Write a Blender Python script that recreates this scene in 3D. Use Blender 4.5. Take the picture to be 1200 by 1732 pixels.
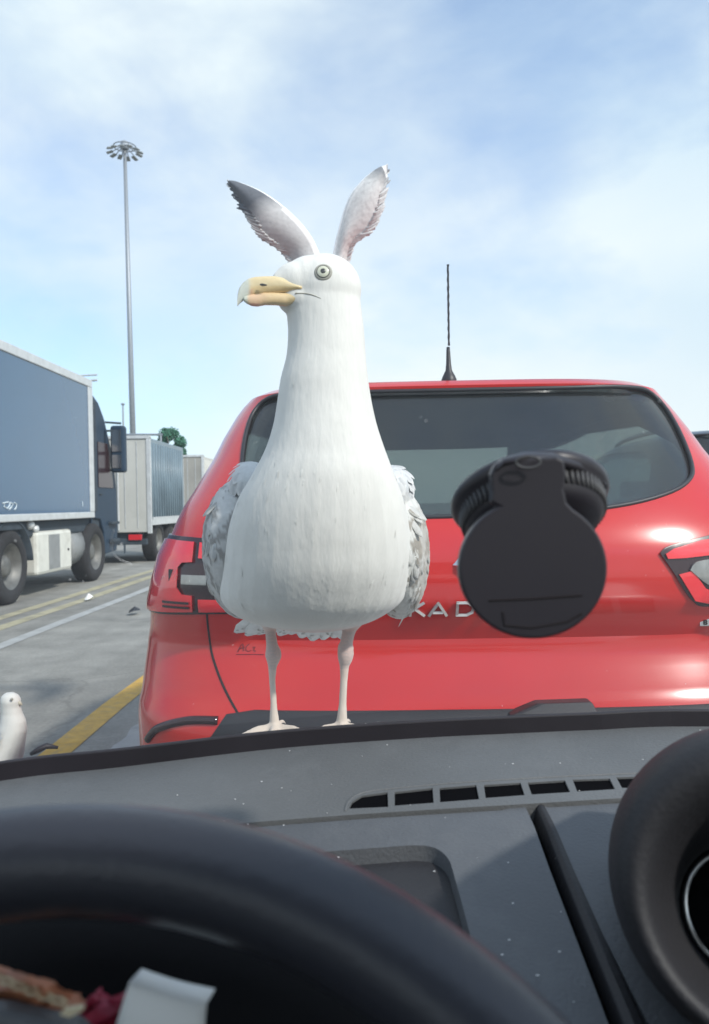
import bpy, bmesh, math, random
from mathutils import Vector, Matrix, Euler, noise
from mathutils.bvhtree import BVHTree
from mathutils.geometry import tessellate_polygon
R = math.radians
random.seed(7)
for o in list(bpy.data.objects): bpy.data.objects.remove(o)
scene = bpy.context.scene
C = scene.collection

# ------------------------------------------------------------------ camera
F = 1300.0                      # focal length in photo pixels (photo 1200 x 1732)
CAM = Vector((0, 0, 1.25))
yaw = math.atan(20 / F); pitch = -math.atan(14 / F); roll = R(-1.0)
RM = Matrix.Rotation(yaw, 3, 'Z') @ Matrix.Rotation(R(90) + pitch, 3, 'X') @ Matrix.Rotation(roll, 3, 'Z')
cd = bpy.data.cameras.new('camera'); cam = bpy.data.objects.new('camera', cd); C.objects.link(cam)
cam.matrix_world = Matrix.Translation(CAM) @ RM.to_4x4()
cd.sensor_fit = 'HORIZONTAL'; cd.sensor_width = 36; cd.lens = 36 * F / 1200
cd.clip_start = 0.02; cd.clip_end = 3000
cd.dof.use_dof = True; cd.dof.focus_distance = 1.25; cd.dof.aperture_fstop = 14
scene.camera = cam

# ------------------------------------------------------------------ light
SUN_EL, SUN_AZ = R(40), R(130)     # azimuth clockwise from +Y (forward): sun to the right and a little behind
w = bpy.data.worlds.new('World'); scene.world = w; w.use_nodes = True
nt = w.node_tree; nt.nodes.clear()
N = nt.nodes.new
out = N('ShaderNodeOutputWorld'); bg = N('ShaderNodeBackground'); bg.inputs['Strength'].default_value = 0.11
sky = N('ShaderNodeTexSky'); sky.sky_type = 'NISHITA'; sky.sun_disc = False
sky.sun_elevation = SUN_EL; sky.sun_rotation = SUN_AZ
sky.air_density = 1.0; sky.dust_density = 1.2; sky.ozone_density = 1.5
tc = N('ShaderNodeTexCoord'); mp = N('ShaderNodeMapping'); mp.inputs['Scale'].default_value = (1.0, 1.0, 2.0)
mp.inputs['Rotation'].default_value = (0, R(24), 0)
mp.inputs['Location'].default_value = (0.35, 0.1, 0.62)
n1 = N('ShaderNodeTexNoise'); n1.inputs['Scale'].default_value = 2.6; n1.inputs['Detail'].default_value = 9; n1.inputs['Roughness'].default_value = 0.56
n1.inputs['Distortion'].default_value = 0.15
r1 = N('ShaderNodeValToRGB'); r1.color_ramp.elements[0].position = 0.36; r1.color_ramp.elements[1].position = 0.70
r1.color_ramp.elements[0].color = (0.24, 0.24, 0.24, 1); r1.color_ramp.elements[1].color = (0.97, 0.97, 0.97, 1)
n2 = N('ShaderNodeTexNoise'); n2.inputs['Scale'].default_value = 1.4; n2.inputs['Detail'].default_value = 4
r2 = N('ShaderNodeValToRGB'); r2.color_ramp.elements[0].color = (5.0, 6.1, 6.9, 1); r2.color_ramp.elements[1].color = (7.0, 7.4, 7.3, 1)
r2.color_ramp.elements[0].position = 0.35; r2.color_ramp.elements[1].position = 0.68
mix = N('ShaderNodeMix'); mix.data_type = 'RGBA'
lift = N('ShaderNodeMix'); lift.data_type = 'RGBA'; lift.blend_type = 'MULTIPLY'; lift.inputs['Factor'].default_value = 1.0
lift.inputs[7].default_value = (1.15, 1.45, 1.7, 1)
L = nt.links.new
L(tc.outputs['Generated'], mp.inputs['Vector']); L(mp.outputs[0], n1.inputs['Vector']); L(mp.outputs[0], n2.inputs['Vector'])
L(n1.outputs['Fac'], r1.inputs[0]); L(n2.outputs['Fac'], r2.inputs[0])
L(sky.outputs[0], lift.inputs[6])
# pale hazy band towards the horizon
sx = N('ShaderNodeSeparateXYZ'); L(tc.outputs['Generated'], sx.inputs[0])
mr = N('ShaderNodeMapRange'); mr.inputs['From Min'].default_value = 0.42; mr.inputs['From Max'].default_value = 0.0
mr.inputs['To Min'].default_value = 0.0; mr.inputs['To Max'].default_value = 0.85
L(sx.outputs[2], mr.inputs['Value'])
mxv = N('ShaderNodeMath'); mxv.operation = 'MAXIMUM'
ad = N('ShaderNodeMath'); ad.operation = 'ADD'; ad.use_clamp = True
L(r1.outputs[0], ad.inputs[0]); L(mr.outputs[0], ad.inputs[1])
cur = ad.outputs[0]
def patch_dir(v, inner, outer, amt):
    """clearer (amt<0) or thicker (amt>0) cloud around one direction of the sky"""
    global cur
    d = N('ShaderNodeVectorMath'); d.operation = 'DOT_PRODUCT'; v = Vector(v).normalized(); d.inputs[1].default_value = v
    nr = N('ShaderNodeVectorMath'); nr.operation = 'NORMALIZE'; L(tc.outputs['Generated'], nr.inputs[0]); L(nr.outputs[0], d.inputs[0])
    m = N('ShaderNodeMapRange'); m.interpolation_type = 'SMOOTHERSTEP'
    m.inputs['From Min'].default_value = math.cos(R(outer)); m.inputs['From Max'].default_value = math.cos(R(inner)); m.inputs['To Max'].default_value = amt
    L(d.outputs['Value'], m.inputs['Value'])
    nz = N('ShaderNodeMath'); nz.operation = 'MULTIPLY_ADD'; nz.inputs[1].default_value = 1.2; nz.inputs[2].default_value = 0.4; L(n1.outputs['Fac'], nz.inputs[0])
    pm = N('ShaderNodeMath'); pm.operation = 'MULTIPLY'; L(m.outputs[0], pm.inputs[0]); L(nz.outputs[0], pm.inputs[1])
    a = N('ShaderNodeMath'); a.operation = 'ADD'; a.use_clamp = True; L(cur, a.inputs[0]); L(pm.outputs[0], a.inputs[1]); cur = a.outputs[0]
patch_dir((-.34, 1, .24), 3, 16, -.42)
patch_dir((.10, 1, .47), 2, 15, -.20)
patch_dir((.30, 1, .60), 2, 13, -.14)
patch_dir((.50, 1, .42), 2, 14, .40)
patch_dir((-.42, 1, .58), 4, 18, .30)
L(cur, mix.inputs['Factor']); L(lift.outputs[2], mix.inputs[6]); L(r2.outputs[0], mix.inputs[7])
L(mix.outputs[2], bg.inputs[0]); L(bg.outputs[0], out.inputs[0])

sd = bpy.data.lights.new('sun', 'SUN'); sd.energy = 2.6; sd.angle = R(2.5); sd.color = (1, 0.95, 0.88)
sun = bpy.data.objects.new('sun', sd); C.objects.link(sun)
sdir = Vector((math.sin(SUN_AZ) * math.cos(SUN_EL), math.cos(SUN_AZ) * math.cos(SUN_EL), math.sin(SUN_EL)))
sun.rotation_euler = sdir.to_track_quat('Z', 'Y').to_euler(); sun.location = (3, -3, 8)
scene.view_settings.view_transform = 'Standard'; scene.view_settings.look = 'None'
scene.view_settings.exposure = 0.45; scene.view_settings.gamma = 1
scene.render.engine = 'CYCLES'
scene.cycles.max_bounces = 8; scene.cycles.transparent_max_bounces = 24; scene.cycles.caustics_reflective = False
scene.cycles.caustics_refractive = False; scene.cycles.sample_clamp_indirect = 4

# ------------------------------------------------------------------ pixel rays -> points in space
def ray(px, py):
    return RM @ Vector(((px - 600) / F, -(py - 866) / F, -1))
def P(px, py, Y):
    d = ray(px, py); return CAM + d * (Y / d.y)
def on_plane(px, py, p0, n):
    d = ray(px, py); return CAM + d * ((p0 - CAM).dot(n) / d.dot(n))

# ------------------------------------------------------------------ materials
def mat(name, col, rough=0.5, metal=0.0, var=0.0, vscale=8, bump=0.0, bscale=60, bstretch=(1, 1, 1), coat=0.0, vcol=False, spec=0.5, sheen=0, sss=0, dirt=None, dscale=3, trans=0):
    m = bpy.data.materials.new(name); m.use_nodes = True
    n = m.node_tree; b = n.nodes['Principled BSDF']; l = n.links.new
    b.inputs['Base Color'].default_value = (*col, 1); b.inputs['Roughness'].default_value = rough
    b.inputs['Metallic'].default_value = metal; b.inputs['Specular IOR Level'].default_value = spec
    b.inputs['Coat Weight'].default_value = coat; b.inputs['Coat Roughness'].default_value = 0.04
    if sheen: b.inputs['Sheen Weight'].default_value = sheen
    if sss: b.inputs['Subsurface Weight'].default_value = sss; b.inputs['Subsurface Radius'].default_value = (0.01, 0.008, 0.006); b.inputs['Subsurface Scale'].default_value = 1
    t = n.nodes.new('ShaderNodeTexCoord')
    src = None
    if vcol:
        a = n.nodes.new('ShaderNodeAttribute'); a.attribute_name = 'Col'; src = a.outputs['Color']
    if var:
        nz = n.nodes.new('ShaderNodeTexNoise'); nz.inputs['Scale'].default_value = vscale; nz.inputs['Detail'].default_value = 7; nz.inputs['Roughness'].default_value = 0.6
        l(t.outputs['Object'], nz.inputs['Vector'])
        mr = n.nodes.new('ShaderNodeMapRange'); mr.inputs['From Min'].default_value = 0.3; mr.inputs['From Max'].default_value = 0.7
        mr.inputs['To Min'].default_value = 1 - var; mr.inputs['To Max'].default_value = 1 + var
        l(nz.outputs['Fac'], mr.inputs['Value'])
        vm = n.nodes.new('ShaderNodeVectorMath'); vm.operation = 'SCALE'
        if src: l(src, vm.inputs[0])
        else: vm.inputs[0].default_value = col
        l(mr.outputs[0], vm.inputs['Scale']); src = vm.outputs[0]
        rr = n.nodes.new('ShaderNodeMapRange'); rr.inputs['To Min'].default_value = max(0.02, rough - var * 0.4); rr.inputs['To Max'].default_value = min(1, rough + var * 0.5)
        l(nz.outputs['Fac'], rr.inputs['Value']); l(rr.outputs[0], b.inputs['Roughness'])
    if dirt:
        nz = n.nodes.new('ShaderNodeTexNoise'); nz.inputs['Scale'].default_value = dscale; nz.inputs['Detail'].default_value = 10; nz.inputs['Roughness'].default_value = 0.7
        l(t.outputs['Object'], nz.inputs['Vector'])
        rp = n.nodes.new('ShaderNodeValToRGB'); rp.color_ramp.elements[0].position = 0.52; rp.color_ramp.elements[1].position = 0.75
        l(nz.outputs['Fac'], rp.inputs[0])
        mx = n.nodes.new('ShaderNodeMix'); mx.data_type = 'RGBA'
        l(rp.outputs[0], mx.inputs['Factor'])
        if src: l(src, mx.inputs[6])
        else: mx.inputs[6].default_value = (*col, 1)
        mx.inputs[7].default_value = (*dirt, 1); src = mx.outputs[2]
    if src: l(src, b.inputs['Base Color'])
    if bump:
        mp = n.nodes.new('ShaderNodeMapping'); mp.inputs['Scale'].default_value = bstretch
        nb = n.nodes.new('ShaderNodeTexNoise'); nb.inputs['Scale'].default_value = bscale; nb.inputs['Detail'].default_value = 6
        bp = n.nodes.new('ShaderNodeBump'); bp.inputs['Strength'].default_value = bump; bp.inputs['Distance'].default_value = 0.004
        l(t.outputs['Object'], mp.inputs[0]); l(mp.outputs[0], nb.inputs['Vector']); l(nb.outputs['Fac'], bp.inputs['Height']); l(bp.outputs[0], b.inputs['Normal'])
    return m

def glass(name, tint, ior=1.45, dust=0.0, dustcol=(0.8, 0.82, 0.82), refl=1.0):
    m = bpy.data.materials.new(name); m.use_nodes = True
    n = m.node_tree; n.nodes.clear(); l = n.links.new; A = n.nodes.new
    o = A('ShaderNodeOutputMaterial'); tr = A('ShaderNodeBsdfTransparent'); tr.inputs[0].default_value = (*tint, 1)
    g = A('ShaderNodeBsdfGlossy'); g.inputs['Roughness'].default_value = 0.03; g.inputs[0].default_value = (refl, refl, refl, 1)
    f0 = ((ior - 1) / (ior + 1)) ** 2
    lw = A('ShaderNodeLayerWeight'); lw.inputs[0].default_value = 0.5
    pw = A('ShaderNodeMath'); pw.operation = 'POWER'; pw.inputs[1].default_value = 5; l(lw.outputs['Facing'], pw.inputs[0])
    fr = A('ShaderNodeMath'); fr.operation = 'MULTIPLY_ADD'; fr.inputs[1].default_value = 1 - f0; fr.inputs[2].default_value = f0; l(pw.outputs[0], fr.inputs[0])
    mx = A('ShaderNodeMixShader'); l(fr.outputs[0], mx.inputs[0]); l(tr.outputs[0], mx.inputs[1]); l(g.outputs[0], mx.inputs[2])
    last = mx
    if dust:
        t = A('ShaderNodeTexCoord'); nz = A('ShaderNodeTexNoise'); nz.inputs['Scale'].default_value = 9; nz.inputs['Detail'].default_value = 8
        l(t.outputs['Object'], nz.inputs['Vector'])
        mr = A('ShaderNodeMapRange'); mr.inputs['To Min'].default_value = dust * 0.6; mr.inputs['To Max'].default_value = dust * 1.4
        l(nz.outputs['Fac'], mr.inputs['Value'])
        d = A('ShaderNodeBsdfDiffuse'); d.inputs[0].default_value = (*dustcol, 1)
        tl = A('ShaderNodeBsdfTranslucent'); tl.inputs[0].default_value = (*dustcol, 1)
        a = A('ShaderNodeMixShader'); l(d.outputs[0], a.inputs[1]); l(tl.outputs[0], a.inputs[2]); a.inputs[0].default_value = 0.7
        m2 = A('ShaderNodeMixShader'); l(mr.outputs[0], m2.inputs[0]); l(mx.outputs[0], m2.inputs[1]); l(a.outputs[0], m2.inputs[2]); last = m2
    l(last.outputs[0], o.inputs[0])
    return m

def add_specks(m, col, thr=0.70, scale=420):
    """sparse tiny flecks of a colour of their own (dust on plastic)"""
    n = m.node_tree; b = n.nodes['Principled BSDF']; l = n.links.new
    t = n.nodes.new('ShaderNodeTexCoord'); nz = n.nodes.new('ShaderNodeTexNoise'); nz.inputs['Scale'].default_value = scale; nz.inputs['Detail'].default_value = 1
    l(t.outputs['Object'], nz.inputs['Vector'])
    rp = n.nodes.new('ShaderNodeValToRGB'); rp.color_ramp.elements[0].position = thr; rp.color_ramp.elements[1].position = thr + 0.05
    l(nz.outputs['Fac'], rp.inputs[0])
    mx = n.nodes.new('ShaderNodeMix'); mx.data_type = 'RGBA'; l(rp.outputs[0], mx.inputs['Factor']); mx.inputs[7].default_value = (*col, 1)
    s = b.inputs['Base Color']
    if s.is_linked: l(s.links[0].from_socket, mx.inputs[6])
    else: mx.inputs[6].default_value = s.default_value
    l(mx.outputs[2], s)

M = {}
M['asphalt'] = mat('asphalt', (0.27, 0.265, 0.24), 0.85, var=0.22, vscale=2.2, bump=0.8, bscale=70, dirt=(0.17, 0.17, 0.16), dscale=0.7)
def asphalt_detail(m):
    n = m.node_tree; b = n.nodes['Principled BSDF']; l = n.links.new; A = n.nodes.new
    t = A('ShaderNodeTexCoord'); mp = A('ShaderNodeMapping'); mp.inputs['Scale'].default_value = (1.6, .10, 1); nz = A('ShaderNodeTexNoise'); nz.inputs['Scale'].default_value = 1.0; nz.inputs['Detail'].default_value = 5
    l(t.outputs['Object'], mp.inputs[0]); l(mp.outputs[0], nz.inputs[0])
    mr = A('ShaderNodeMapRange'); mr.inputs['From Min'].default_value = .35; mr.inputs['From Max'].default_value = .65; mr.inputs['To Min'].default_value = .80; mr.inputs['To Max'].default_value = 1.14; l(nz.outputs['Fac'], mr.inputs['Value'])
    vo = A('ShaderNodeTexVoronoi'); vo.feature = 'DISTANCE_TO_EDGE'; vo.inputs['Scale'].default_value = .42
    nw = A('ShaderNodeTexNoise'); nw.inputs['Scale'].default_value = 2; nw.inputs['Detail'].default_value = 6; va = A('ShaderNodeVectorMath'); va.operation = 'MULTIPLY_ADD'; va.inputs[1].default_value = (.8, .8, 0)
    l(t.outputs['Object'], nw.inputs[0]); l(nw.outputs['Color'], va.inputs[0]); l(t.outputs['Object'], va.inputs[2]); l(va.outputs[0], vo.inputs['Vector'])
    cr = A('ShaderNodeMapRange'); cr.inputs['From Max'].default_value = .012; cr.inputs['To Min'].default_value = .78; cr.inputs['To Max'].default_value = 1; l(vo.outputs['Distance'], cr.inputs['Value'])
    gr = A('ShaderNodeTexNoise'); gr.inputs['Scale'].default_value = 45; gr.inputs['Detail'].default_value = 3; l(t.outputs['Object'], gr.inputs[0])
    g2_ = A('ShaderNodeMapRange'); g2_.inputs['From Min'].default_value = .3; g2_.inputs['From Max'].default_value = .7; g2_.inputs['To Min'].default_value = .86; g2_.inputs['To Max'].default_value = 1.14; l(gr.outputs['Fac'], g2_.inputs['Value'])
    m1 = A('ShaderNodeMath'); m1.operation = 'MULTIPLY'; l(mr.outputs[0], m1.inputs[0]); l(cr.outputs[0], m1.inputs[1])
    m2 = A('ShaderNodeMath'); m2.operation = 'MULTIPLY'; l(m1.outputs[0], m2.inputs[0]); l(g2_.outputs[0], m2.inputs[1])
    s_ = b.inputs['Base Color'].links[0].from_socket; sc = A('ShaderNodeVectorMath'); sc.operation = 'SCALE'; l(s_, sc.inputs[0]); l(m2.outputs[0], sc.inputs['Scale']); l(sc.outputs[0], b.inputs['Base Color'])
asphalt_detail(M['asphalt'])
M['yellow_line'] = mat('yellow_line', (0.62, 0.37, 0.06), 0.7, var=0.2, vscale=14, dirt=(0.34, 0.27, 0.15), dscale=11)
M['pale_yellow'] = mat('pale_yellow', (0.42, 0.385, 0.26), 0.8, var=0.25, vscale=4, dirt=(0.24, 0.235, 0.2), dscale=5)
M['white_line'] = mat('white_line', (0.42, 0.43, 0.42), 0.8, var=0.15, vscale=5, dirt=(0.26, 0.26, 0.25), dscale=4)
M['red'] = mat('red_paint', (0.55, 0.014, 0.010), 0.20, var=0.05, vscale=3, coat=0.5)
M['carseat'] = mat('dark_trim', (0.02, 0.021, 0.023), 0.75, var=0.2)
M['blackplastic'] = mat('black_plastic', (0.022, 0.022, 0.026), 0.45, var=0.15, bump=0.1, bscale=200)
M['seam'] = mat('seam_dark', (0.012, 0.006, 0.007), 0.8)
M['chrome'] = mat('chrome', (0.75, 0.76, 0.77), 0.16, metal=1.0, var=0.05)
M['letterchrome'] = mat('satin_chrome', (0.62, 0.62, 0.60), 0.35, metal=0.35)
M['silver_bounce'] = mat('bounce_silver', (0.55, 0.56, 0.56), 0.35, metal=0.2, coat=0.8, var=0.04)  # invented light paint, bounces light from the unseen bonnet onto the gull's belly
M['lens'] = mat('lens_red', (0.80, 0.025, 0.035), 0.12, coat=1.0, var=0.06, vscale=40)
M['lens_dark'] = mat('lens_smoked', (0.03, 0.010, 0.013), 0.25, coat=0.2)
M['lens_clear'] = mat('lens_clear', (0.27, 0.27, 0.255), 0.2, metal=0.5, coat=1.0, var=0.3, vscale=30)
M['tint'] = glass('tinted_glass', (0.50, 0.54, 0.54), 1.6, dust=0.09, dustcol=(0.45, 0.5, 0.52))
M['clear'] = glass('car_glass', (0.8, 0.86, 0.84), 1.5, dust=0.03)
M['wscreen'] = glass('windscreen_glass', (0.97, 0.98, 0.98), 1.30, dust=0.036, refl=0.6)  # dust mix stands in for the milky flare veil over the view
M['tyre'] = mat('tyre_rubber', (0.022, 0.022, 0.024), 0.9, var=0.3, bump=0.3, bscale=50)
M['rim'] = mat('wheel_rim', (0.17, 0.17, 0.16), 0.5, metal=0.4, var=0.25, dirt=(0.1, 0.095, 0.085), dscale=3)
M['truckblue'] = mat('truck_blue', (0.030, 0.095, 0.185), 0.25, coat=0.6, var=0.08, vscale=0.8)
M['cabblue'] = mat('cab_blue', (0.018, 0.04, 0.07), 0.5, spec=0.25, var=0.1, vscale=2)
M['chassis'] = mat('chassis_dark', (0.035, 0.05, 0.065), 0.8, var=0.25)
M['alu'] = mat('aluminium_rail', (0.62, 0.64, 0.64), 0.45, metal=0.3, var=0.12)
M['whitebox'] = mat('white_panel', (0.66, 0.66, 0.60), 0.5, var=0.08, dirt=(0.45, 0.44, 0.38), dscale=3)
M['greybox'] = mat('grey_panel', (0.25, 0.26, 0.26), 0.5, var=0.15)
M['offwhite'] = mat('trailer_white', (0.52, 0.52, 0.48), 0.55, var=0.08, vscale=1, dirt=(0.40, 0.40, 0.37), dscale=1.2)
M['curtain'] = mat('curtain_blue', (0.16, 0.22, 0.26), 0.35, var=0.15, vscale=1.5, dirt=(0.10, 0.14, 0.17), dscale=0.8)
M['beige'] = mat('trailer_beige', (0.34, 0.33, 0.30), 0.6, var=0.15, vscale=0.7, dirt=(0.25, 0.24, 0.22), dscale=0.8)
M['redlight'] = mat('tail_light_red', (0.6, 0.02, 0.03), 0.3)
M['steel'] = mat('galvanised_steel', (0.30, 0.33, 0.36), 0.5, metal=0.4, var=0.1)
M['lampgrey'] = mat('floodlight_grey', (0.22, 0.24, 0.24), 0.5, var=0.1)
M['bark'] = mat('bark', (0.09, 0.065, 0.045), 0.9, var=0.3, bump=0.5)
M['leaf'] = mat('leaf', (0.04, 0.14, 0.09), 0.7, var=0.5, vscale=1.5)
M['white_feather'] = mat('white_feather', (0.76, 0.76, 0.73), 0.75, vcol=True, var=0.05, vscale=30, bump=0.20, bscale=85, bstretch=(1.9, 1.9, 0.55), sheen=0.25)
M['feather'] = mat('feather', (0.6, 0.6, 0.58), 0.7, vcol=True, var=0.10, vscale=60, bump=0.3, bscale=180)
M['bill'] = mat('bill_horn', (0.7, 0.5, 0.2), 0.35, vcol=True, var=0.06, vscale=60, bump=0.15, bscale=150, coat=0.2, sss=0.1)
M['eye_pale'] = mat('eye_iris', (0.62, 0.62, 0.48), 0.15, coat=1.0)
M['eye_dark'] = mat('eye_pupil', (0.05, 0.05, 0.045), 0.3, coat=0.3)
M['eye_ring'] = mat('eye_ring', (0.34, 0.33, 0.28), 0.6)
M['dash'] = mat('dash_plastic', (0.135, 0.140, 0.142), 0.52, var=0.10, vscale=5, bump=0.22, bscale=330, dirt=(0.165, 0.17, 0.172), dscale=9)
M['dash2'] = mat('dash_lower_plastic', (0.105, 0.112, 0.122), 0.50, var=0.10, vscale=7, bump=0.22, bscale=330, dirt=(0.13, 0.137, 0.145), dscale=14)
M['dashdark'] = mat('dash_dark_plastic', (0.022, 0.022, 0.026), 0.6, var=0.15, bump=0.15, bscale=300)
M['tray'] = mat('tray_mat', (0.028, 0.028, 0.032), 0.55, var=0.12, bump=0.2, bscale=300)
M['slot_shade2'] = mat('hood_black_plastic', (0.007, 0.007, 0.008), 0.9, spec=0.2, var=0.15, bump=0.1, bscale=300)
M['slot_shade'] = mat('vent_shade_black', (0.004, 0.004, 0.005), 0.9, spec=0.05)  # near-black colour that paints the shade down in the vent slots
M['seal'] = mat('seal_rubber', (0.016, 0.013, 0.018), 0.55, var=0.2)
M['wheel'] = mat('steering_leather', (0.032, 0.034, 0.044), 0.36, var=0.05, vscale=3, bump=0.10, bscale=300)
M['mount'] = mat('mount_plastic', (0.028, 0.025, 0.032), 0.38, var=0.04, vscale=4, bump=0.02, bscale=400)
M['mount_rib'] = mat('mount_ribbed', (0.085, 0.085, 0.088), 0.5, var=0.12)
M['bag'] = mat('crumpled_brown', (0.48, 0.19, 0.10), 0.6, var=0.2, vscale=30, bump=0.5, bscale=60)
M['maroon'] = mat('maroon_wrapper', (0.45, 0.04, 0.09), 0.4, var=0.2, vscale=30, bump=0.4, bscale=50)
M['cream'] = mat('cream_print', (0.72, 0.62, 0.42), 0.6)
M['paper'] = mat('white_paper', (0.86, 0.87, 0.85), 0.6, var=0.03)
M['lining'] = mat('headliner', (0.25, 0.25, 0.24), 0.9)
M['dustfleck'] = mat('dust_fleck', (0.75, 0.75, 0.74), 0.8)
M['graphic'] = mat('white_graphic', (0.6, 0.68, 0.72), 0.5)
M['script'] = mat('dark_script', (0.22, 0.02, 0.03), 0.4)
M['greycar'] = mat('dark_grey_paint', (0.03, 0.033, 0.037), 0.3, coat=1.0)

# ------------------------------------------------------------------ mesh helpers
def link_mesh(name, me, m, parent=None, smooth=False):
    o = bpy.data.objects.new(name, me); C.objects.link(o)
    if m is not None:
        for mm in (m if isinstance(m, (list, tuple)) else [m]): me.materials.append(mm)
    if smooth:
        for p in me.polygons: p.use_smooth = True
    if parent: attach(o, parent)
    return o
def attach(o, parent):
    o.parent = parent
    o.matrix_parent_inverse = Matrix.Translation(-Vector(parent.location)) if parent.type == 'EMPTY' and parent.parent is None else Matrix.Identity(4)
def obj(name, bm, m, parent=None, smooth=False, bevel=0, seg=2, autos=None):
    bmesh.ops.recalc_face_normals(bm, faces=bm.faces)
    if all(len(e.link_faces) == 2 for e in bm.edges) and bm.calc_volume(signed=True) < 0: bmesh.ops.reverse_faces(bm, faces=bm.faces)
    me = bpy.data.meshes.new(name); bm.to_mesh(me); bm.free()
    o = link_mesh(name, me, m, parent, smooth)
    if bevel:
        md = o.modifiers.new('bevel', 'BEVEL'); md.width = bevel; md.segments = seg; md.limit_method = 'ANGLE'; md.angle_limit = R(40)
        md.harden_normals = False
    return o
def tag(o, label=None, cat=None, group=None, kind=None):
    if label: o['label'] = label
    if cat: o['category'] = cat
    if group: o['group'] = group
    if kind: o['kind'] = kind
    return o
def empty(name, loc):
    o = bpy.data.objects.new(name, None); C.objects.link(o); o.location = loc; o.empty_display_size = 0.1; return o
def box(bm, x0, x1, y0, y1, z0, z1):
    v = [bm.verts.new((x, y, z)) for x in (x0, x1) for y in (y0, y1) for z in (z0, z1)]
    for f in ((0, 1, 3, 2), (4, 6, 7, 5), (0, 4, 5, 1), (2, 3, 7, 6), (0, 2, 6, 4), (1, 5, 7, 3)):
        bm.faces.new([v[i] for i in f])
    return v
def bx(*a):
    bm = bmesh.new(); box(bm, *a); return bm
def rings(bm, rs, cap=True, closed=True):
    """rs: list of lists of points -> tube"""
    vv = [[bm.verts.new(p) for p in r] for r in rs]
    n = len(vv[0])
    for a, b in zip(vv, vv[1:]):
        for i in range(n if closed else n - 1):
            j = (i + 1) % n
            bm.faces.new((a[i], a[j], b[j], b[i]))
    if cap:
        bm.faces.new(vv[0][::-1]); bm.faces.new(vv[-1])
    return vv
def tube(bm, pts, r, n=8, cap=True):
    pts = [Vector(p) for p in pts]
    if not isinstance(r, (list, tuple)): r = [r] * len(pts)
    rs = []; up = Vector((0.13, 0.2, 0.97))
    for i, p in enumerate(pts):
        d = (pts[min(i + 1, len(pts) - 1)] - pts[max(i - 1, 0)]).normalized()
        a = d.cross(up)
        if a.length < 0.05: a = d.cross(Vector((1, 0, 0)))
        a.normalize(); b = d.cross(a).normalized(); up = b if abs(b.z) > 0.3 and False else up
        rs.append([p + (a * math.cos(t) + b * math.sin(t)) * r[i] for t in [2 * math.pi * k / n for k in range(n)]])
    return rings(bm, rs, cap)
def ell(bm, c, rx, ry, rz, seg=20, rot=None):
    m = Matrix.Translation(Vector(c)) @ ((rot.to_4x4()) if rot else Matrix.Identity(4)) @ Matrix.Diagonal((rx, ry, rz, 1))
    bmesh.ops.create_uvsphere(bm, u_segments=seg, v_segments=seg // 2 + 2, radius=1, matrix=m)
def smoothcurve(pts, n):
    """Catmull-Rom through pts, n samples"""
    pts = [Vector(p) for p in pts]; out = []
    m = len(pts) - 1
    for k in range(n):
        t = k / (n - 1) * m; i = min(int(t), m - 1); u = t - i
        p0 = pts[max(i - 1, 0)]; p1 = pts[i]; p2 = pts[i + 1]; p3 = pts[min(i + 2, m)]
        out.append(0.5 * ((2 * p1) + (p2 - p0) * u + (2 * p0 - 5 * p1 + 4 * p2 - p3) * u * u + (3 * p1 - p0 - 3 * p2 + p3) * u ** 3))
    return out
def lathe(bm, prof, M4, n=48, cap=False):
    """prof: list of (r, h) about local Z of matrix M4"""
    rs = [[M4 @ Vector((r * math.cos(2 * math.pi * k / n), r * math.sin(2 * math.pi * k / n), h)) for k in range(n)] for r, h in prof]
    return rings(bm, rs, cap)
def prism(pts, vec):
    """closed solid: polygon pts swept by vec (start at pts); caps tessellated so concave outlines hold"""
    bm = bmesh.new(); a = [bm.verts.new(p) for p in pts]; b = [bm.verts.new(Vector(p) + vec) for p in pts]
    n = len(a)
    for t in tessellate_polygon([[Vector(p) for p in pts]]):
        try:
            bm.faces.new([a[k] for k in t]); bm.faces.new([b[k] for k in t][::-1])
        except ValueError: pass
    for i in range(n):
        j = (i + 1) % n; bm.faces.new((a[j], a[i], b[i], b[j]))
    # orient: make windings agree across edges, then outwards by volume
    bmesh.ops.recalc_face_normals(bm, faces=bm.faces)
    if bm.calc_volume(signed=True) < 0: bmesh.ops.reverse_faces(bm, faces=bm.faces)
    bmesh.ops.dissolve_limit(bm, angle_limit=R(.05), verts=bm.verts, edges=[e for e in bm.edges if all(len(f.verts) == 3 for f in e.link_faces)])
    return bm
def tmp(bm, m=None):
    me = bpy.data.meshes.new('tmp'); bm.to_mesh(me); bm.free()
    if m: me.materials.append(m)
    o = bpy.data.objects.new('tmp', me); C.objects.link(o); return o
def bake(o):
    bpy.context.view_layer.update()
    dg = bpy.context.evaluated_depsgraph_get()
    me = bpy.data.meshes.new_from_object(o.evaluated_get(dg)); o.modifiers.clear()
    old = o.data; o.data = me
    return o
def boolean(o, cutters, op='DIFFERENCE', solver='EXACT'):
    for c in cutters:
        md = o.modifiers.new('b', 'BOOLEAN'); md.object = c; md.operation = op; md.solver = solver
        try: md.material_mode = 'TRANSFER'
        except Exception: pass
    bake(o)
    for c in cutters: bpy.data.objects.remove(c)
    return o
def set_smooth(o, ang=35):
    me = o.data
    for p in me.polygons: p.use_smooth = True
    bm = bmesh.new(); bm.from_mesh(me)
    for e in bm.edges:
        if len(e.link_faces) == 2 and e.calc_face_angle(0) > R(ang): e.smooth = False
    bm.to_mesh(me); bm.free()
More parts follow.
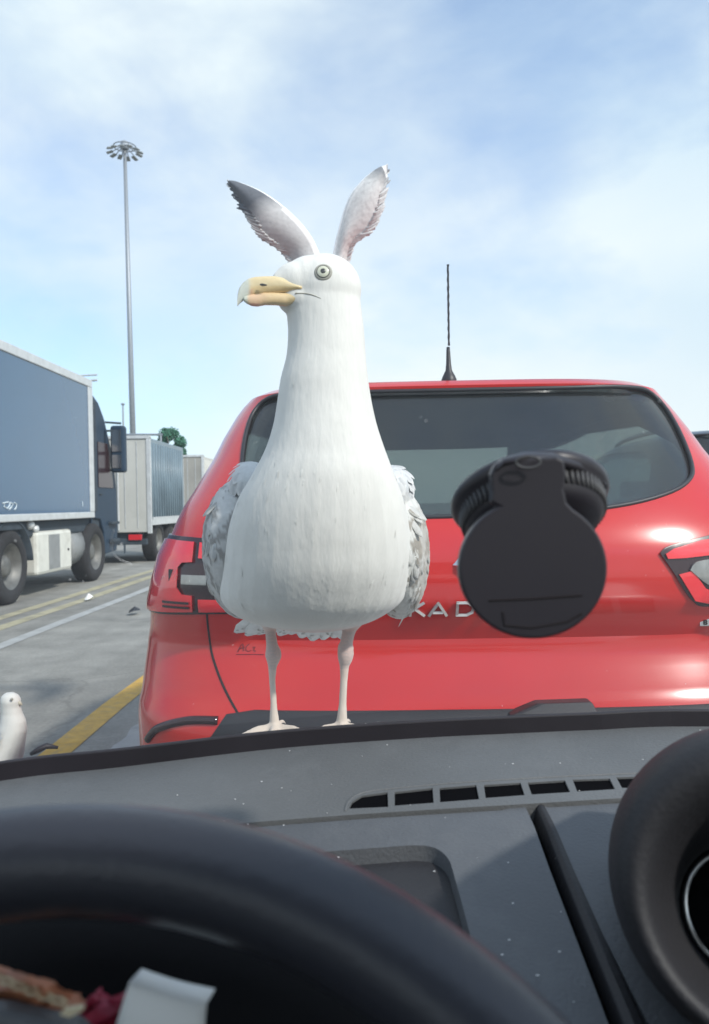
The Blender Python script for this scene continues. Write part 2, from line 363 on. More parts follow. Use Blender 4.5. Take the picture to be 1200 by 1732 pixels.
def copy_tree(o, parent=None):
    c = o.copy(); C.objects.link(c)
    if parent: c.parent = parent; c.matrix_parent_inverse = o.matrix_parent_inverse.copy()
    for ch in [x for x in bpy.data.objects if x.parent == o]: copy_tree(ch, c)
    return c
class Paint:
    """bmesh with a per-vertex colour"""
    def __init__(s): s.bm = bmesh.new(); s.l = s.bm.verts.layers.float_color.new('Col')
    def fill(s, fn):
        for v in s.bm.verts: v[s.l] = (*fn(v.co), 1)
def lerp(a, b, t): return tuple(x + (y - x) * t for x, y in zip(a, b))
def interp(x, xs, ys):
    if x <= xs[0]: return ys[0]
    for i in range(len(xs) - 1):
        if x <= xs[i + 1]:
            t = (x - xs[i]) / (xs[i + 1] - xs[i]); return ys[i] + (ys[i + 1] - ys[i]) * t
    return ys[-1]

# ================================================================== SETTING
bm = bmesh.new()
for (a, b, c, d) in ((-600, 600, -30, 1200),):
    v = [bm.verts.new(p) for p in ((a, c, 0), (b, c, 0), (b, d, 0), (a, d, 0))]; bm.faces.new(v)
tag(obj('ground', bm, M['asphalt']), 'grey weathered asphalt of the vehicle lanes', kind='structure')
def stripe(name, x0, x1, y0, y1, m, label, z=0.004):
    bm = bmesh.new(); n = 40; pv = None
    for i in range(n + 1):
        y = y0 + (y1 - y0) * i / n; j = 0.012 * math.sin(i * 1.7) + random.uniform(-.006, .006)
        c = (bm.verts.new((x0 + j, y, z)), bm.verts.new((x1 + j * .6, y, z)))
        if pv: bm.faces.new((pv[0], pv[1], c[1], c[0]))
        pv = c
    tag(obj(name, bm, m), label, kind='structure')
stripe('orange_lane_line', -1.68, -1.53, 2.0, 40, M['yellow_line'], 'orange painted lane line beside the red car')
stripe('white_lane_line', -1.34, -1.20, 2.0, 5.2, M['white_line'], 'pale painted mark by the red car wheel')
stripe('pale_yellow_line', -4.32, -4.16, 4, 60, M['pale_yellow'], 'worn yellow line closest to the blue lorry')
stripe('pale_yellow_line', -3.96, -3.80, 4, 60, M['pale_yellow'], 'second worn yellow line from the blue lorry')
stripe('grey_lane_line', -3.44, -3.30, 4, 60, M['white_line'], 'faint whitish line across the middle of the lane')

# ================================================================== RED CAR
CX, CY = 0.270, 1.80
Z_ = [.22, .30, .45, .60, .70, .735, .755, .79, .86, .885, .91, .975, 1.00, 1.06, 1.12, 1.17, 1.215, 1.25, 1.29, 1.39, 1.455, 1.525, 1.552, 1.575, 1.592, 1.604, 1.612, 1.618]
SR = [.16, .06, .01, .00, .005, .02, .045, .062, .098, .108, .108, .070, .055, .050, .058, .078, .105, .130, .160, .235, .285, .335, .352, .345, .37, .46, .75, 1.1]
WW = [.84, .87, .895, .908, .912, .912, .912, .912, .91, .91, .905, .89, .883, .868, .852, .832, .818, .806, .785, .738, .715, .682, .665, .640, .605, .555, .48, .32]
SF = [4.25, 4.30, 4.35, 4.36, 4.36, 4.35, 4.34, 4.32, 4.28, 4.26, 4.22, 4.10, 4.0, 3.7, 3.3, 3.12, 3.03, 2.95, 2.86, 2.62, 2.48, 2.30, 2.22, 2.12, 2.03, 1.95, 1.8, 1.5]
def car_loop(z, e, nq=26):
    sr = interp(z, Z_, SR) + e; ww = max(.05, interp(z, Z_, WW) - e); sf = interp(z, Z_, SF) - e
    Lr = min(.48, .45 * (sf - sr)); Lf = min(.9, .5 * (sf - sr)); n = 3.6
    zz = z
    q = []
    for i in range(nq + 1):
        t = (i / nq) * math.pi / 2
        q.append((ww * math.sin(t) ** (2 / n), sr + Lr * (1 - math.cos(t) ** (2 / n))))
    for i in range(1, 24): q.append((ww, sr + Lr + (sf - Lf - sr - Lr) * i / 24))
    for i in range(nq, -1, -1):
        t = (i / nq) * math.pi / 2
        q.append((ww * math.sin(t) ** (2 / n), sf - Lf * (1 - math.cos(t) ** (2 / n))))
    q += [(-x, s) for x, s in q[-2:0:-1]]
    return [Vector((CX + x, CY + s, zz)) for x, s in q]
def car_rows(e):
    zs = []
    for a, b in zip(Z_, Z_[1:]):
        k = max(1, int((b - a) / .018)); zs += [a + (b - a) * i / k for i in range(k)]
    zs.append(Z_[-1])
    sm = []
    for i, z in enumerate(zs):
        sm.append(z)
    ztop, zbot = Z_[-1], Z_[0]
    rs = []
    for z in sm:
        r = car_loop(z, e)
        # vertical offset for shells
        f = (z - zbot) / (ztop - zbot)
        z2 = z - e if z > 1.56 else (z + e * (1 if z < .25 else 0))
        rs.append([Vector((p.x, p.y, z2)) for p in r])
    return rs
def shell(e_out, e_in, m_out, m_in):
    bm = bmesh.new()
    rings(bm, car_rows(e_out)); k = len(bm.faces)
    bmesh.ops.recalc_face_normals(bm, faces=bm.faces)
    b2 = bmesh.new(); rings(b2, car_rows(e_in)); bmesh.ops.recalc_face_normals(b2, faces=b2.faces); bmesh.ops.reverse_faces(b2, faces=b2.faces)
    for f in b2.faces: f.material_index = 1
    me2 = bpy.data.meshes.new('t'); b2.to_mesh(me2); b2.free(); bm.from_mesh(me2)
    me = bpy.data.meshes.new('shell'); bm.to_mesh(me); bm.free()
    me.materials.append(m_out); me.materials.append(m_in)
    o = bpy.data.objects.new('shell', me); C.objects.link(o); return o
bmv = bmesh.new(); rings(bmv, car_rows(0)); BV = BVHTree.FromBMesh(bmv); bmv.free()
def onc(px, py):
    """photo point -> the point of the car's surface that it shows"""
    h = BV.ray_cast(CAM, ray(px, py).normalized())
    return h[0], h[1]
def rear_cut(pts3, y0=None, y1=None, m=None):
    """prism along Y through rear surface; pts3 = xz outline"""
    y0 = CY - .3 if y0 is None else y0; y1 = CY + 1.0 if y1 is None else y1
    return tmp(prism([Vector((p[0], y0, p[1])) for p in pts3], Vector((0, y1 - y0, 0))), m)
def outline(px, smooth=0, closed=True):
    q = []
    for a in px:
        h = onc(*a)[0]
        if h is None: print('MISS', a); continue
        q.append(Vector((h.x, 0, h.z)))
    if smooth:
        q = smoothcurve(q + [q[0]], smooth)[:-1]
    return [(p.x, p.z) for p in q]
def mirror(o2): return [(2 * CX - x, z) for x, z in o2][::-1]

car = empty('parked_car', (CX, CY + 1, 0))
tag(car, 'bright red hatchback seen from behind, straight ahead of the windscreen', 'car')
# rear window outline (x, z) from the car's own shape: right half then mirrored
WPX = [(790, 872), (900, 871), (1000, 862), (1080, 849), (1140, 830), (1166, 812), (1172, 795), (1165, 765), (1145, 720), (1122, 684), (1098, 662), (1060, 654)]
half = outline(WPX)
xc = CX
top = [(xc + .30, 1.566), (xc, 1.569)]
rw = half + top[:1]
rwin = [(CX, half[0][1])] + half[1:] + [(CX + .25, 1.563)]
full = rwin + [(2 * CX - x, z) for x, z in rwin[:0:-1]]
# make the outline smooth
fv = smoothcurve([Vector((x, 0, z)) for x, z in full] + [Vector((full[0][0], 0, full[0][1]))], 90)[:-1]
full = [(p.x, p.z) for p in fv]
print('rear window', min(f[0] for f in full), max(f[0] for f in full), min(f[1] for f in full), max(f[1] for f in full))
side_win = [(CY + .62, 1.205), (CY + .50, 1.30), (CY + .62, 1.42), (CY + .85, 1.50), (CY + 1.5, 1.53), (CY + 2.1, 1.50), (CY + 2.5, 1.35), (CY + 2.85, 1.16), (CY + 1.6, 1.15)]
def side_cut():
    return tmp(prism([Vector((CX - 1.2, y, z)) for y, z in side_win], Vector((2.4, 0, 0))))
ws_out = [(CX - .60, 1.16), (CX + .60, 1.16), (CX + .47, 1.53), (CX - .47, 1.53)]
def ws_cut(): return rear_cut(ws_out, CY + 2.0, CY + 4)
cuts = [rear_cut(full), side_cut(), ws_cut()]
for s in (.78, 3.45):
    bmc = bmesh.new(); bmesh.ops.create_cone(bmc, cap_ends=True, segments=32, radius1=.375, radius2=.375, depth=2.4, matrix=Matrix.Translation((CX, CY + s, .34)) @ Matrix.Rotation(R(90), 4, 'Y'))
    cuts.append(tmp(bmc))
body = boolean(shell(0, .03, M['red'], M['carseat']), cuts)
body.name = 'body'; body.data.name = 'body'; attach(body, car); set_smooth(body, 30)
def patch(name, e_out, e_in, cutter, m, label=None):
    o = boolean(shell(e_out, e_in, m, m), [cutter], 'INTERSECT'); o.name = name; o.data.name = name; attach(o, car); set_smooth(o, 30)
    if label: o['label'] = label
    return o
def shrink(poly, d):
    cx = sum(p[0] for p in poly) / len(poly); cz = sum(p[1] for p in poly) / len(poly)
    return [(cx + (x - cx) * (1 - d), cz + (z - cz) * (1 - d)) for x, z in poly]
patch('rear_window', .006, .010, rear_cut(full), M['tint'])
for x0_, w_ in ((CX - 1.2, 1.1), (CX + .1, 1.1)):
    patch('side_window', .006, .010, tmp(prism([Vector((x0_, y, z)) for y, z in side_win], Vector((w_, 0, 0)))), M['clear'])
patch('windscreen', .006, .010, ws_cut(), M['clear'])
# window seal around the rear glass
def drape(pts, off=-.001, dy=-1):
    q = []
    for x, z in pts:
        h = BV.ray_cast(Vector((x, CY - 1, z)), Vector((0, 1, 0)))
        if h[0] is not None: q.append(h[0] + h[1] * (-off))
    return q
bm = bmesh.new(); d = drape(full + [full[0]], .0); tube(bm, d, .006, 6)
obj('window_seal', bm, M['blackplastic'], car, True)
# high brake light inside the glass top
bl = [(CX - .13, 1.543), (CX + .13, 1.543), (CX + .13, 1.563), (CX - .13, 1.563)]
patch('brake_light', .012, .03, rear_cut(bl), M['lens'])
# tail lights: outlines taken on the right lamp and completed, mirrored to the left
def sm2(pts, n=40):
    v = smoothcurve([Vector((x, 0, z)) for x, z in pts] + [Vector((pts[0][0], 0, pts[0][1]))], n)[:-1]
    return [(p.x, p.z) for p in v]
cxz = lambda l: [(CX + a, b) for a, b in l]
rl = cxz([(.438, 1.118), (.462, 1.134), (.55, 1.153), (.65, 1.166), (.80, 1.174), (.905, 1.166), (.96, 1.10), (.96, 1.02), (.93, .980), (.86, .968), (.66, .980), (.55, .984), (.525, .994), (.500, 1.02), (.466, 1.075)])
up = cxz([(.450, 1.116), (.472, 1.128), (.55, 1.147), (.66, 1.156), (.695, 1.159), (.695, 1.120), (.60, 1.113), (.50, 1.105), (.455, 1.104)])
lo = cxz([(.480, 1.066), (.515, 1.074), (.548, 1.030), (.575, 1.019), (.695, 1.017), (.695, .984), (.57, .989), (.522, 1.000)])
outer_up = cxz([(.712, 1.160), (.80, 1.165), (.91, 1.158), (.97, 1.10), (.97, 1.00), (.92, .980), (.86, .974), (.712, .984), (.712, 1.026), (.742, 1.028), (.755, 1.045), (.755, 1.095), (.742, 1.108), (.712, 1.110)])
ce = cxz([(.508, 1.076), (.536, 1.097), (.655, 1.100), (.660, 1.034), (.60, 1.028), (.552, 1.040)])
ce2 = cxz([(.670, 1.078), (.742, 1.078), (.742, 1.054), (.670, 1.054)])
barsl = [cxz([(.72, a), (.80, a), (.80, a + .006), (.72, a + .006)]) for a in (.992, 1.004)]
for side in (0, 1):
    fn = (lambda p: p) if side == 0 else mirror
    lab = None
    b = patch('tail_light', -.006, .004, rear_cut(fn(sm2(rl))), M['lens_dark'], lab)
    def sub(name, e, poly, m):
        o = boolean(shell(e, .0, m, m), [rear_cut(fn(poly))], 'INTERSECT'); o.name = name; o.data.name = name
        o.parent = b; o.matrix_parent_inverse = b.matrix_basis.inverted(); set_smooth(o, 30)
        return o
    b.matrix_parent_inverse = Matrix.Translation(-car.location)
    sub('upper_lens', -.011, up, M['lens'])
    sub('lower_lens', -.010, lo, M['lens'])
    sub('outer_lens', -.011, outer_up, M['lens'])
    sub('clear_lens', -.012, sm2(ce, 30), M['lens_clear'])
    sub('reflector', -.012, ce2, M['lens_clear'])
    for bl_ in barsl: sub('lamp_bar', -.014, bl_, M['lens_dark'])
# seams
def seam(px, r=.0022, name='panel_seam', both=True):
    q = []
    for a in smoothcurve([Vector((x, y, 0)) for x, y in px], 30):
        h = onc(a.x, a.y)[0]
        if h is not None: q.append(h)
    for k in ((0, 1) if both else (0,)):
        bm = bmesh.new(); tube(bm, [Vector((2 * CX - p.x, p.y, p.z)) if k else p for p in q], r, 6)
        obj(name, bm, M['seam'], car, True)
seam([(350, 1028), (352, 1060), (360, 1110), (378, 1160), (402, 1206)], .003, 'tailgate_seam')
seam([(296, 918), (330, 921), (360, 924), (420, 930)], .002, 'lamp_seam')
# black bumper trim along the bottom of the tailgate, valance
tr = [(CX - .62, .742), (CX - .55, .752), (CX + .55, .752), (CX + .62, .742), (CX + .72, .60), (CX + .70, .50), (CX - .70, .50), (CX - .72, .60)]
patch('bumper_trim', -.004, .01, rear_cut(tr, None, CY + .5), M['blackplastic'])
# number plate recess with blank plate is below the sight line: lower valance only
lowv = [(CX - .95, .20), (CX + .95, .20), (CX + .95, .42), (CX + .6, .47), (CX - .6, .47), (CX - .95, .42)]
patch('lower_valance', -.004, .01, rear_cut(lowv, None, CY + .7), M['blackplastic'])
# reflector arcs at the bumper corners
for sgn in (-1, 1):
    pts = [(CX + sgn * x, z) for x, z in ((.84, .655), (.80, .695), (.72, .722), (.64, .728))]
    bm = bmesh.new(); tube(bm, drape([(p.x, p.z) for p in smoothcurve([Vector((a, 0, b)) for a, b in pts], 20)]), .011, 8)
    obj('bumper_crease', bm, M['lens_dark'], car, True)
# tailgate handle
hp = [onc(*a)[0] for a in ((858, 1205), (905, 1184), (995, 1181), (1008, 1203))]
bm = prism([p + Vector((0, -.035, 0)) for p in hp], Vector((0, .06, 0)))
obj('tailgate_handle', bm, M['blackplastic'], car, bevel=.006)
# lettering
def strokes(bm, lines, origin, ux, uz, nrm, r, flat=.5):
    for ln in lines:
        pts = [origin + ux * a + uz * b for a, b in ln]
        for p, q in zip(pts, pts[1:]):
            d = (q - p).normalized(); s = d.cross(nrm).normalized() * r; n = nrm * r * flat
            e = d * r * .8
            rings(bm, [[c + s + n, c - s + n, c - s - n, c + s - n] for c in (p - e, q + e)])
GL = {'K': [[(0, 0), (0, 1)], [(.75, 1), (.06, .42)], [(.25, .55), (.8, 0)]],
      'A': [[(0, 0), (.5, 1), (1, 0)], [(.27, .24), (.73, .24)]],
      'D': [[(0, 0), (0, 1), (.55, 1), (.85, .8), (.95, .5), (.85, .2), (.55, 0), (0, 0)]],
      'J': [[(.6, 1), (.6, .25), (.45, 0), (.1, 0)]],
      'R': [[(0, 0), (0, 1), (.65, 1), (.82, .78), (.65, .52), (0, .52)], [(.45, .5), (.85, 0)]]}
npl = bpy.data.objects.new('nameplate', None); C.objects.link(npl); attach(npl, car)
for ch, (px, py) in zip('KADJAR', ((694, 1041), (726, 1041), (773, 1040), (815, 1040), (856, 1039), (905, 1038))):
    o0, nn = onc(px, py); o1 = onc(px + 38, py)[0]
    sc = .026 / 1.0
    lt = bmesh.new(); tp2 = onc(px, py - 21)[0]; up_ = tp2 - o0; up_.x = 0; strokes(lt, GL[ch], o0 + Vector((0, -.005, 0)), Vector((.042, 0, 0)), up_ + Vector((0, -.003, 0)), Vector((0, -1, 0)), .0032, .9)
    lo_ = obj('letter', lt, M['letterchrome'], None); lo_.parent = npl; lo_.matrix_parent_inverse = Matrix.Identity(4)
# diamond badge
bc, bn = onc(822, 955)
bm = bmesh.new()
def dia(hw, hh, y): return [bc + Vector((0, y, hh)), bc + Vector((hw, y, 0)), bc + Vector((0, y, -hh)), bc + Vector((-hw, y, 0))]
a = [bm.verts.new(p) for p in dia(.080, .085, .0)]; b = [bm.verts.new(p) for p in dia(.062, .066, -.018)]; c = [bm.verts.new(p) for p in dia(.030, .034, -.012)]; d = [bm.verts.new(p) for p in dia(.024, .028, .0)]
for u, v in ((a, b), (b, c), (c, d)):
    for i in range(4): bm.faces.new((u[i], u[(i + 1) % 4], v[(i + 1) % 4], v[i]))
obj('emblem', bm, M['chrome'], car)
# small badge at the right
o0 = onc(1183, 1059)[0]
bm = bmesh.new(); box(bm, o0.x, o0.x + .075, o0.y - .006, o0.y + .01, o0.z, o0.z + .019); bd = obj('trim_badge', bm, M['chrome'], car, bevel=.002)
bm = bmesh.new()
strokes(bm, [[(0, 0), (0, 1), (.6, 1), (.75, .78), (.55, .52), (0, .52)], [(.55, .52), (.8, .25), (.6, 0), (0, 0)]], Vector((o0.x + .010, o0.y - .008, o0.z + .005)), Vector((.008, 0, 0)), Vector((0, 0, .010)), Vector((0, -1, 0)), .0012)
o = obj('letter', bm, M['seam'], None); o.parent = bd; o.matrix_parent_inverse = Matrix.Identity(4)
# little script sticker at the left
o0 = onc(400, 1103)[0]
bm = bmesh.new()
q = lambda lst: [[(a / 40., b / 40.) for a, b in l] for l in lst]
sc = [[(0, 0), (6, 12), (9, 14), (11, 8), (10, 2)], [(3, 6), (12, 8)], [(20, 14), (15, 10), (14, 4), (18, 1), (23, 3)], [(26, 8), (30, 9), (27, 4), (31, 2), (28, 0)], [(-2, -4), (44, -4)]]
for ln in sc:
    pp = [onc(402 + a, 1103 - b)[0] + Vector((0, -.001, 0)) for a, b in ln]; tube(bm, pp, .0011, 5)
obj('script_sticker', bm, M['script'], car)
# roof rails and aerial
for sgn in (-1, 1):
    X = CX + sgn * .50
    bm = bmesh.new()
    tube(bm, smoothcurve([(X, CY + .62, 1.57), (X, CY + .68, 1.612), (X, CY + .85, 1.640), (X, CY + 1.3, 1.655), (X, CY + 1.8, 1.640), (X, CY + 1.98, 1.605)], 24), [.020] + [.017] * 22 + [.015], 10)
    obj('roof_rail', bm, M['alu'], car, True)
ab = P(760, 642, CY + .52)
bm = bmesh.new()
lathe(bm, [(.023, -.03), (.023, 0), (.019, .010), (.010, .028), (.0075, .05), (.006, .085), (.005, .10)], Matrix.Translation((ab.x, ab.y, ab.z)) @ Matrix.Rotation(R(-6), 4, 'X'), 16, True)
ae = obj('aerial', bm, M['blackplastic'], car, True)
tp = P(758, 447, CY + .47); bt = Vector((ab.x, ab.y - .010, ab.z + .10))
bm = bmesh.new(); pts = [bt + (tp - bt) * (i / 40) + Vector((.0004 * math.sin(i * 1.3), 0, 0)) for i in range(41)]
tube(bm, pts, [.0036 if i % 4 < 2 else .0030 for i in range(40)] + [.0042], 6)
o = obj('whip', bm, M['blackplastic'], None); o.parent = ae; o.matrix_parent_inverse = Matrix.Identity(4)
# seats and cabin
def seat(x, s, wd, name='seat', zt=1.22):
    bm = bmesh.new()
    box(bm, x - wd / 2, x + wd / 2, CY + s, CY + s + .12, .55, zt); box(bm, x - wd / 2, x + wd / 2, CY + s + .1, CY + s + .55, .5, .66)
    se = obj(name, bm, M['carseat'], car, bevel=.04, seg=3)
    n = 2 if wd > .7 else 1
    for i in range(n):
        xx = x + (0 if n == 1 else (-.33 + .66 * i))
        bm = bmesh.new(); box(bm, xx - .13, xx + .13, CY + s + .02, CY + s + .11, zt + .03, zt + .17)
        o = obj('headrest', bm, M['carseat'], None, bevel=.035, seg=3); o.parent = se; o.matrix_parent_inverse = Matrix.Identity(4)
seat(CX, .95, 1.15, 'rear_seat', 1.13)
seat(CX - .36, 1.85, .48, 'front_seat', 1.16); seat(CX + .36, 1.85, .48, 'front_seat', 1.16)
bm = bx(CX - .75, CX + .75, CY + 2.6, CY + 3.15, .8, 1.10); obj('dashboard', bm, M['carseat'], car, bevel=.05)
bm = bx(CX - .78, CX + .78, CY + .16, CY + .95, 1.06, 1.09); obj('parcel_shelf', bm, M['carseat'], car)
bm = bx(CX - .80, CX + .80, CY + .3, CY + 3.6, .30, .34); obj('floor_pan', bm, M['carseat'], car)
def wheel(parent, x, y, r, wd, sgn, m4=None):
    Mx = Matrix.Translation((x, y, r)) @ Matrix.Rotation(R(90 * sgn), 4, 'Y')
    bm = bmesh.new()
    lathe(bm, [(r * .62, -wd / 2), (r * .9, -wd / 2), (r * .98, -wd * .4), (r, -wd * .25), (r, wd * .25), (r * .98, wd * .4), (r * .9, wd / 2), (r * .62, wd / 2), (r * .6, wd * .3), (r * .6, -wd * .3), (r * .62, -wd / 2)], Mx, 48)
    t = obj('tyre', bm, M['tyre'], None, True)
    bm = bmesh.new()
    lathe(bm, [(r * .62, wd * .46), (r * .58, wd * .42), (r * .5, wd * .20), (r * .42, wd * .05), (r * .30, wd * .02), (r * .26, wd * .25), (r * .14, wd * .3), (.001, wd * .3)], Mx, 48)
    for k in range(8):
        a = k * math.pi / 4; c = Mx @ Vector((r * .33 * math.cos(a), r * .33 * math.sin(a), wd * .05)); ell(bm, c, r * .035, r * .035, r * .035, 8)
    rm = obj('rim', bm, M['rim'], None, True)
    wh = bpy.data.objects.new('wheel', None); C.objects.link(wh); wh.location = (0, 0, 0)
    for o in (t, rm): o.parent = wh
    attach(wh, parent)
    return wh
for s in (.78, 3.45):
    for sgn in (-1, 1): wheel(car, CX + sgn * .79, CY + s, .335, .22, sgn)

# dark car to the right and ahead (copy of the same build, other paint)
car2 = copy_tree(car)
car2.location = car.location + Vector((2.25, 2.45, 0.06)); car2.scale = (1.0, 1.0, 1.0)
tag(car2, 'dark grey car half hidden beyond the red car at the right edge', 'car')
for o in [x for x in bpy.data.objects if x.parent == car2]:
    if o.name.startswith('body'):
        o.material_slots[0].link = 'OBJECT'; o.material_slots[0].material = M['greycar']
    if o.name.startswith(('nameplate', 'emblem', 'trim_badge', 'script_sticker', 'aerial')):
        for ch in [x for x in bpy.data.objects if x.parent == o]: bpy.data.objects.remove(ch)
        bpy.data.objects.remove(o)

# ================================================================== BLUE LORRY
def panel(name, x0, x1, y0, y1, z0, z1, m, parent, bevel=.01, label=None):
    o = obj(name, bx(x0, x1, y0, y1, z0, z1), m, parent, bevel=bevel)
    if label: o['label'] = label
    return o
SX = -4.65
tk = empty('lorry', (SX - 1.2, 9, 0))
tag(tk, 'dark blue box lorry with a white cabinet under its body, on the left', 'lorry')
bb = panel('box_body', SX - 2.45, SX, 4.6, 13.0, 1.15, 3.40, M['truckblue'], tk, .0)
bm = bmesh.new()
for (z0, z1, p) in ((3.30, 3.43, .02), (1.09, 1.19, .02)):
    box(bm, SX - .04, SX + p, 4.55, 13.04, z0, z1)
box(bm, SX - .04, SX + .022, 12.86, 13.045, 1.192, 3.298); box(bm, SX - 2.47, SX - .042, 12.99, 13.045, 3.30, 3.43)
obj('edge_rails', bm, M['alu'], tk, bevel=.012)
panel('roof_panel', SX - 2.44, SX - .045, 4.6, 12.98, 3.402, 3.44, M['truckblue'], tk)
# lettering on the box side
bm = bmesh.new()
def onside(px, py, X=SX + .004):
    d = ray(px, py); return CAM + d * ((X) / d.x)
sl_ = bpy.data.objects.new('side_lettering', None); C.objects.link(sl_); attach(sl_, tk)
for ln in ([(4, 851), (14, 849)], [(8, 850), (7, 857), (12, 860), (16, 855), (17, 850)], [(17, 850), (22, 852), (19, 858), (15, 862)], [(24, 850), (28, 853), (27, 859), (24, 862)], [(139, 848), (140, 856)]):
    bm = bmesh.new(); tube(bm, [onside(*a) for a in ln], .010, 5); o = obj('letter_stroke', bm, M['graphic'], None); o.parent = sl_; o.matrix_parent_inverse = Matrix.Identity(4)
panel('chassis_rail', SX - 2.3, SX - .10, 4.8, 13.6, .86, 1.08, M['chassis'], tk, .02)
panel('side_skirt', SX - .14, SX - .03, 4.8, 10.4, .98, 1.085, M['chassis'], tk, .01)
for yy in (8.95, 10.05):
    wheel(tk, SX - .18, yy, .50, .30, 1); wheel(tk, SX - 2.2, yy, .50, .30, -1)
wheel(tk, SX - .16, 13.15, .50, .30, 1); wheel(tk, SX - 2.2, 13.15, .50, .30, -1)
for yy, r0 in ((10.05, .60), (8.95, .60)):
    bm = bmesh.new(); n = 20
    a = [Vector((SX - .36, yy + r0 * math.cos(t), .5 + r0 * math.sin(t))) for t in [math.pi * (.02 + .96 * k / n) for k in range(n + 1)]]
    vv = rings(bm, [[p, p + Vector((.34, 0, 0)), p + Vector((.34, 0, 0)) + (p - Vector((p.x, yy, .5))).normalized() * .03, p + (p - Vector((p.x, yy, .5))).normalized() * .03] for p in a])
    obj('mudguard', bm, M['chassis'], tk, True)
cab_ = panel('side_cabinet', SX - .55, SX - .04, 10.85, 12.15, .30, .93, M['whitebox'], tk, .05)
o = panel('grille', SX - .05, SX - .034, 11.25, 11.65, .36, .87, M['greybox'], None, .0); o.parent = cab_; o.matrix_parent_inverse = Matrix.Identity(4)
bm = bmesh.new(); box(bm, SX - .05, SX - .025, 11.96, 12.0, .60, .63); o = obj('latch', bm, M['seam'], None, bevel=.004); o.parent = cab_
bm = bmesh.new(); tube(bm, [(SX - .35, 12.22, .62), (SX - .35, 12.30, .62), (SX - .35, 12.80, .62)], [.30, .32, .32], 20)
obj('fuel_tank', bm, M['greybox'], tk, True)
bm = bmesh.new(); ell(bm, (SX - .1, 10.75, 1.03), .07, .09, .07); ell(bm, (SX - .08, 10.9, .97), .05, .06, .06); obj('air_valve', bm, M['alu'], tk, True)
# cab: side profile (y, z) swept across
prof = [(13.10, .75), (13.10, 3.20), (13.28, 3.22), (13.55, 3.12), (13.85, 2.86), (14.05, 2.55), (14.30, 2.20), (14.45, 1.55), (14.48, .95), (14.40, .45), (13.75, .42), (13.72, .80), (13.55, 1.05), (13.15, 1.08), (13.12, .75)]
cb = obj('cab', prism([Vector((SX - 2.38, y, z)) for y, z in prof[:-1]], Vector((2.32, 0, 0))), M['cabblue'], tk, bevel=.05, seg=3)
bm = prism([Vector((SX - .072, y, z)) for y, z in ((13.45, 1.62), (13.45, 2.42), (13.95, 2.42), (14.22, 1.75), (14.22, 1.62))], Vector((.025, 0, 0)))
o = obj('side_window', bm, M['lens_dark'], None); o.parent = cb; o.matrix_parent_inverse = Matrix.Identity(4)
for nm_, a_ in (('door_handle', (SX - .07, SX - .035, 13.5, 13.62, 1.48, 1.51)), ('step', (SX - .075, SX + .02, 13.95, 14.35, .62, .68)), ('step', (SX - .075, SX + .02, 13.95, 14.35, .95, 1.0)), ('air_deflector', (SX - .075, SX - .02, 13.1, 13.30, 1.2, 3.1))):
    o = obj(nm_, bx(*a_), M['chassis'], None, bevel=.01); o.parent = cb
for (a, b) in (((SX - .1, 14.0, 2.82), (SX + .18, 14.05, 2.80)), ((SX - .1, 13.95, 2.66), (SX + .18, 14.05, 2.66)), ((SX - .1, 14.2, 1.95), (SX + .16, 14.1, 1.95))):
    bm = bmesh.new(); tube(bm, [a, b], .02, 8); mr_ = obj('mirror_arm', bm, M['chassis'], tk)
bm = bmesh.new(); box(bm, SX - .02, SX + .24, 14.0, 14.20, 1.90, 2.76); o = obj('mirror', bm, M['cabblue'], None, bevel=.05, seg=3); o.parent = mr_
bm = bmesh.new(); box(bm, SX + .02, SX + .19, 13.985, 13.997, 2.28, 2.68); box(bm, SX + .02, SX + .19, 13.985, 13.997, 1.98, 2.22); o = obj('mirror_glass', bm, M['chrome'], None); o.parent = mr_
bm = bmesh.new(); box(bm, SX - .30, SX - .06, 13.78, 13.92, 1.92, 2.70); o = obj('mirror', bm, M['cabblue'], None, bevel=.05, seg=3); o.parent = mr_
bm = bmesh.new(); box(bm, SX - .26, SX - .10, 13.765, 13.777, 2.0, 2.62); o = obj('mirror_glass', bm, M['chrome'], None); o.parent = mr_
bm = bmesh.new(); box(bm, SX - .5, SX - .15, 13.3, 13.42, 3.2, 3.35); tube(bm, [(SX - .3, 13.2, 3.44), (SX + .05, 13.2, 3.46)], .02, 6); tube(bm, [(SX - .3, 13.2, 3.54), (SX + .05, 13.2, 3.55)], .015, 6); tube(bm, [(SX - .25, 13.2, 3.2), (SX - .25, 13.2, 3.54)], .015, 6)
obj('roof_marker', bm, M['alu'], tk)

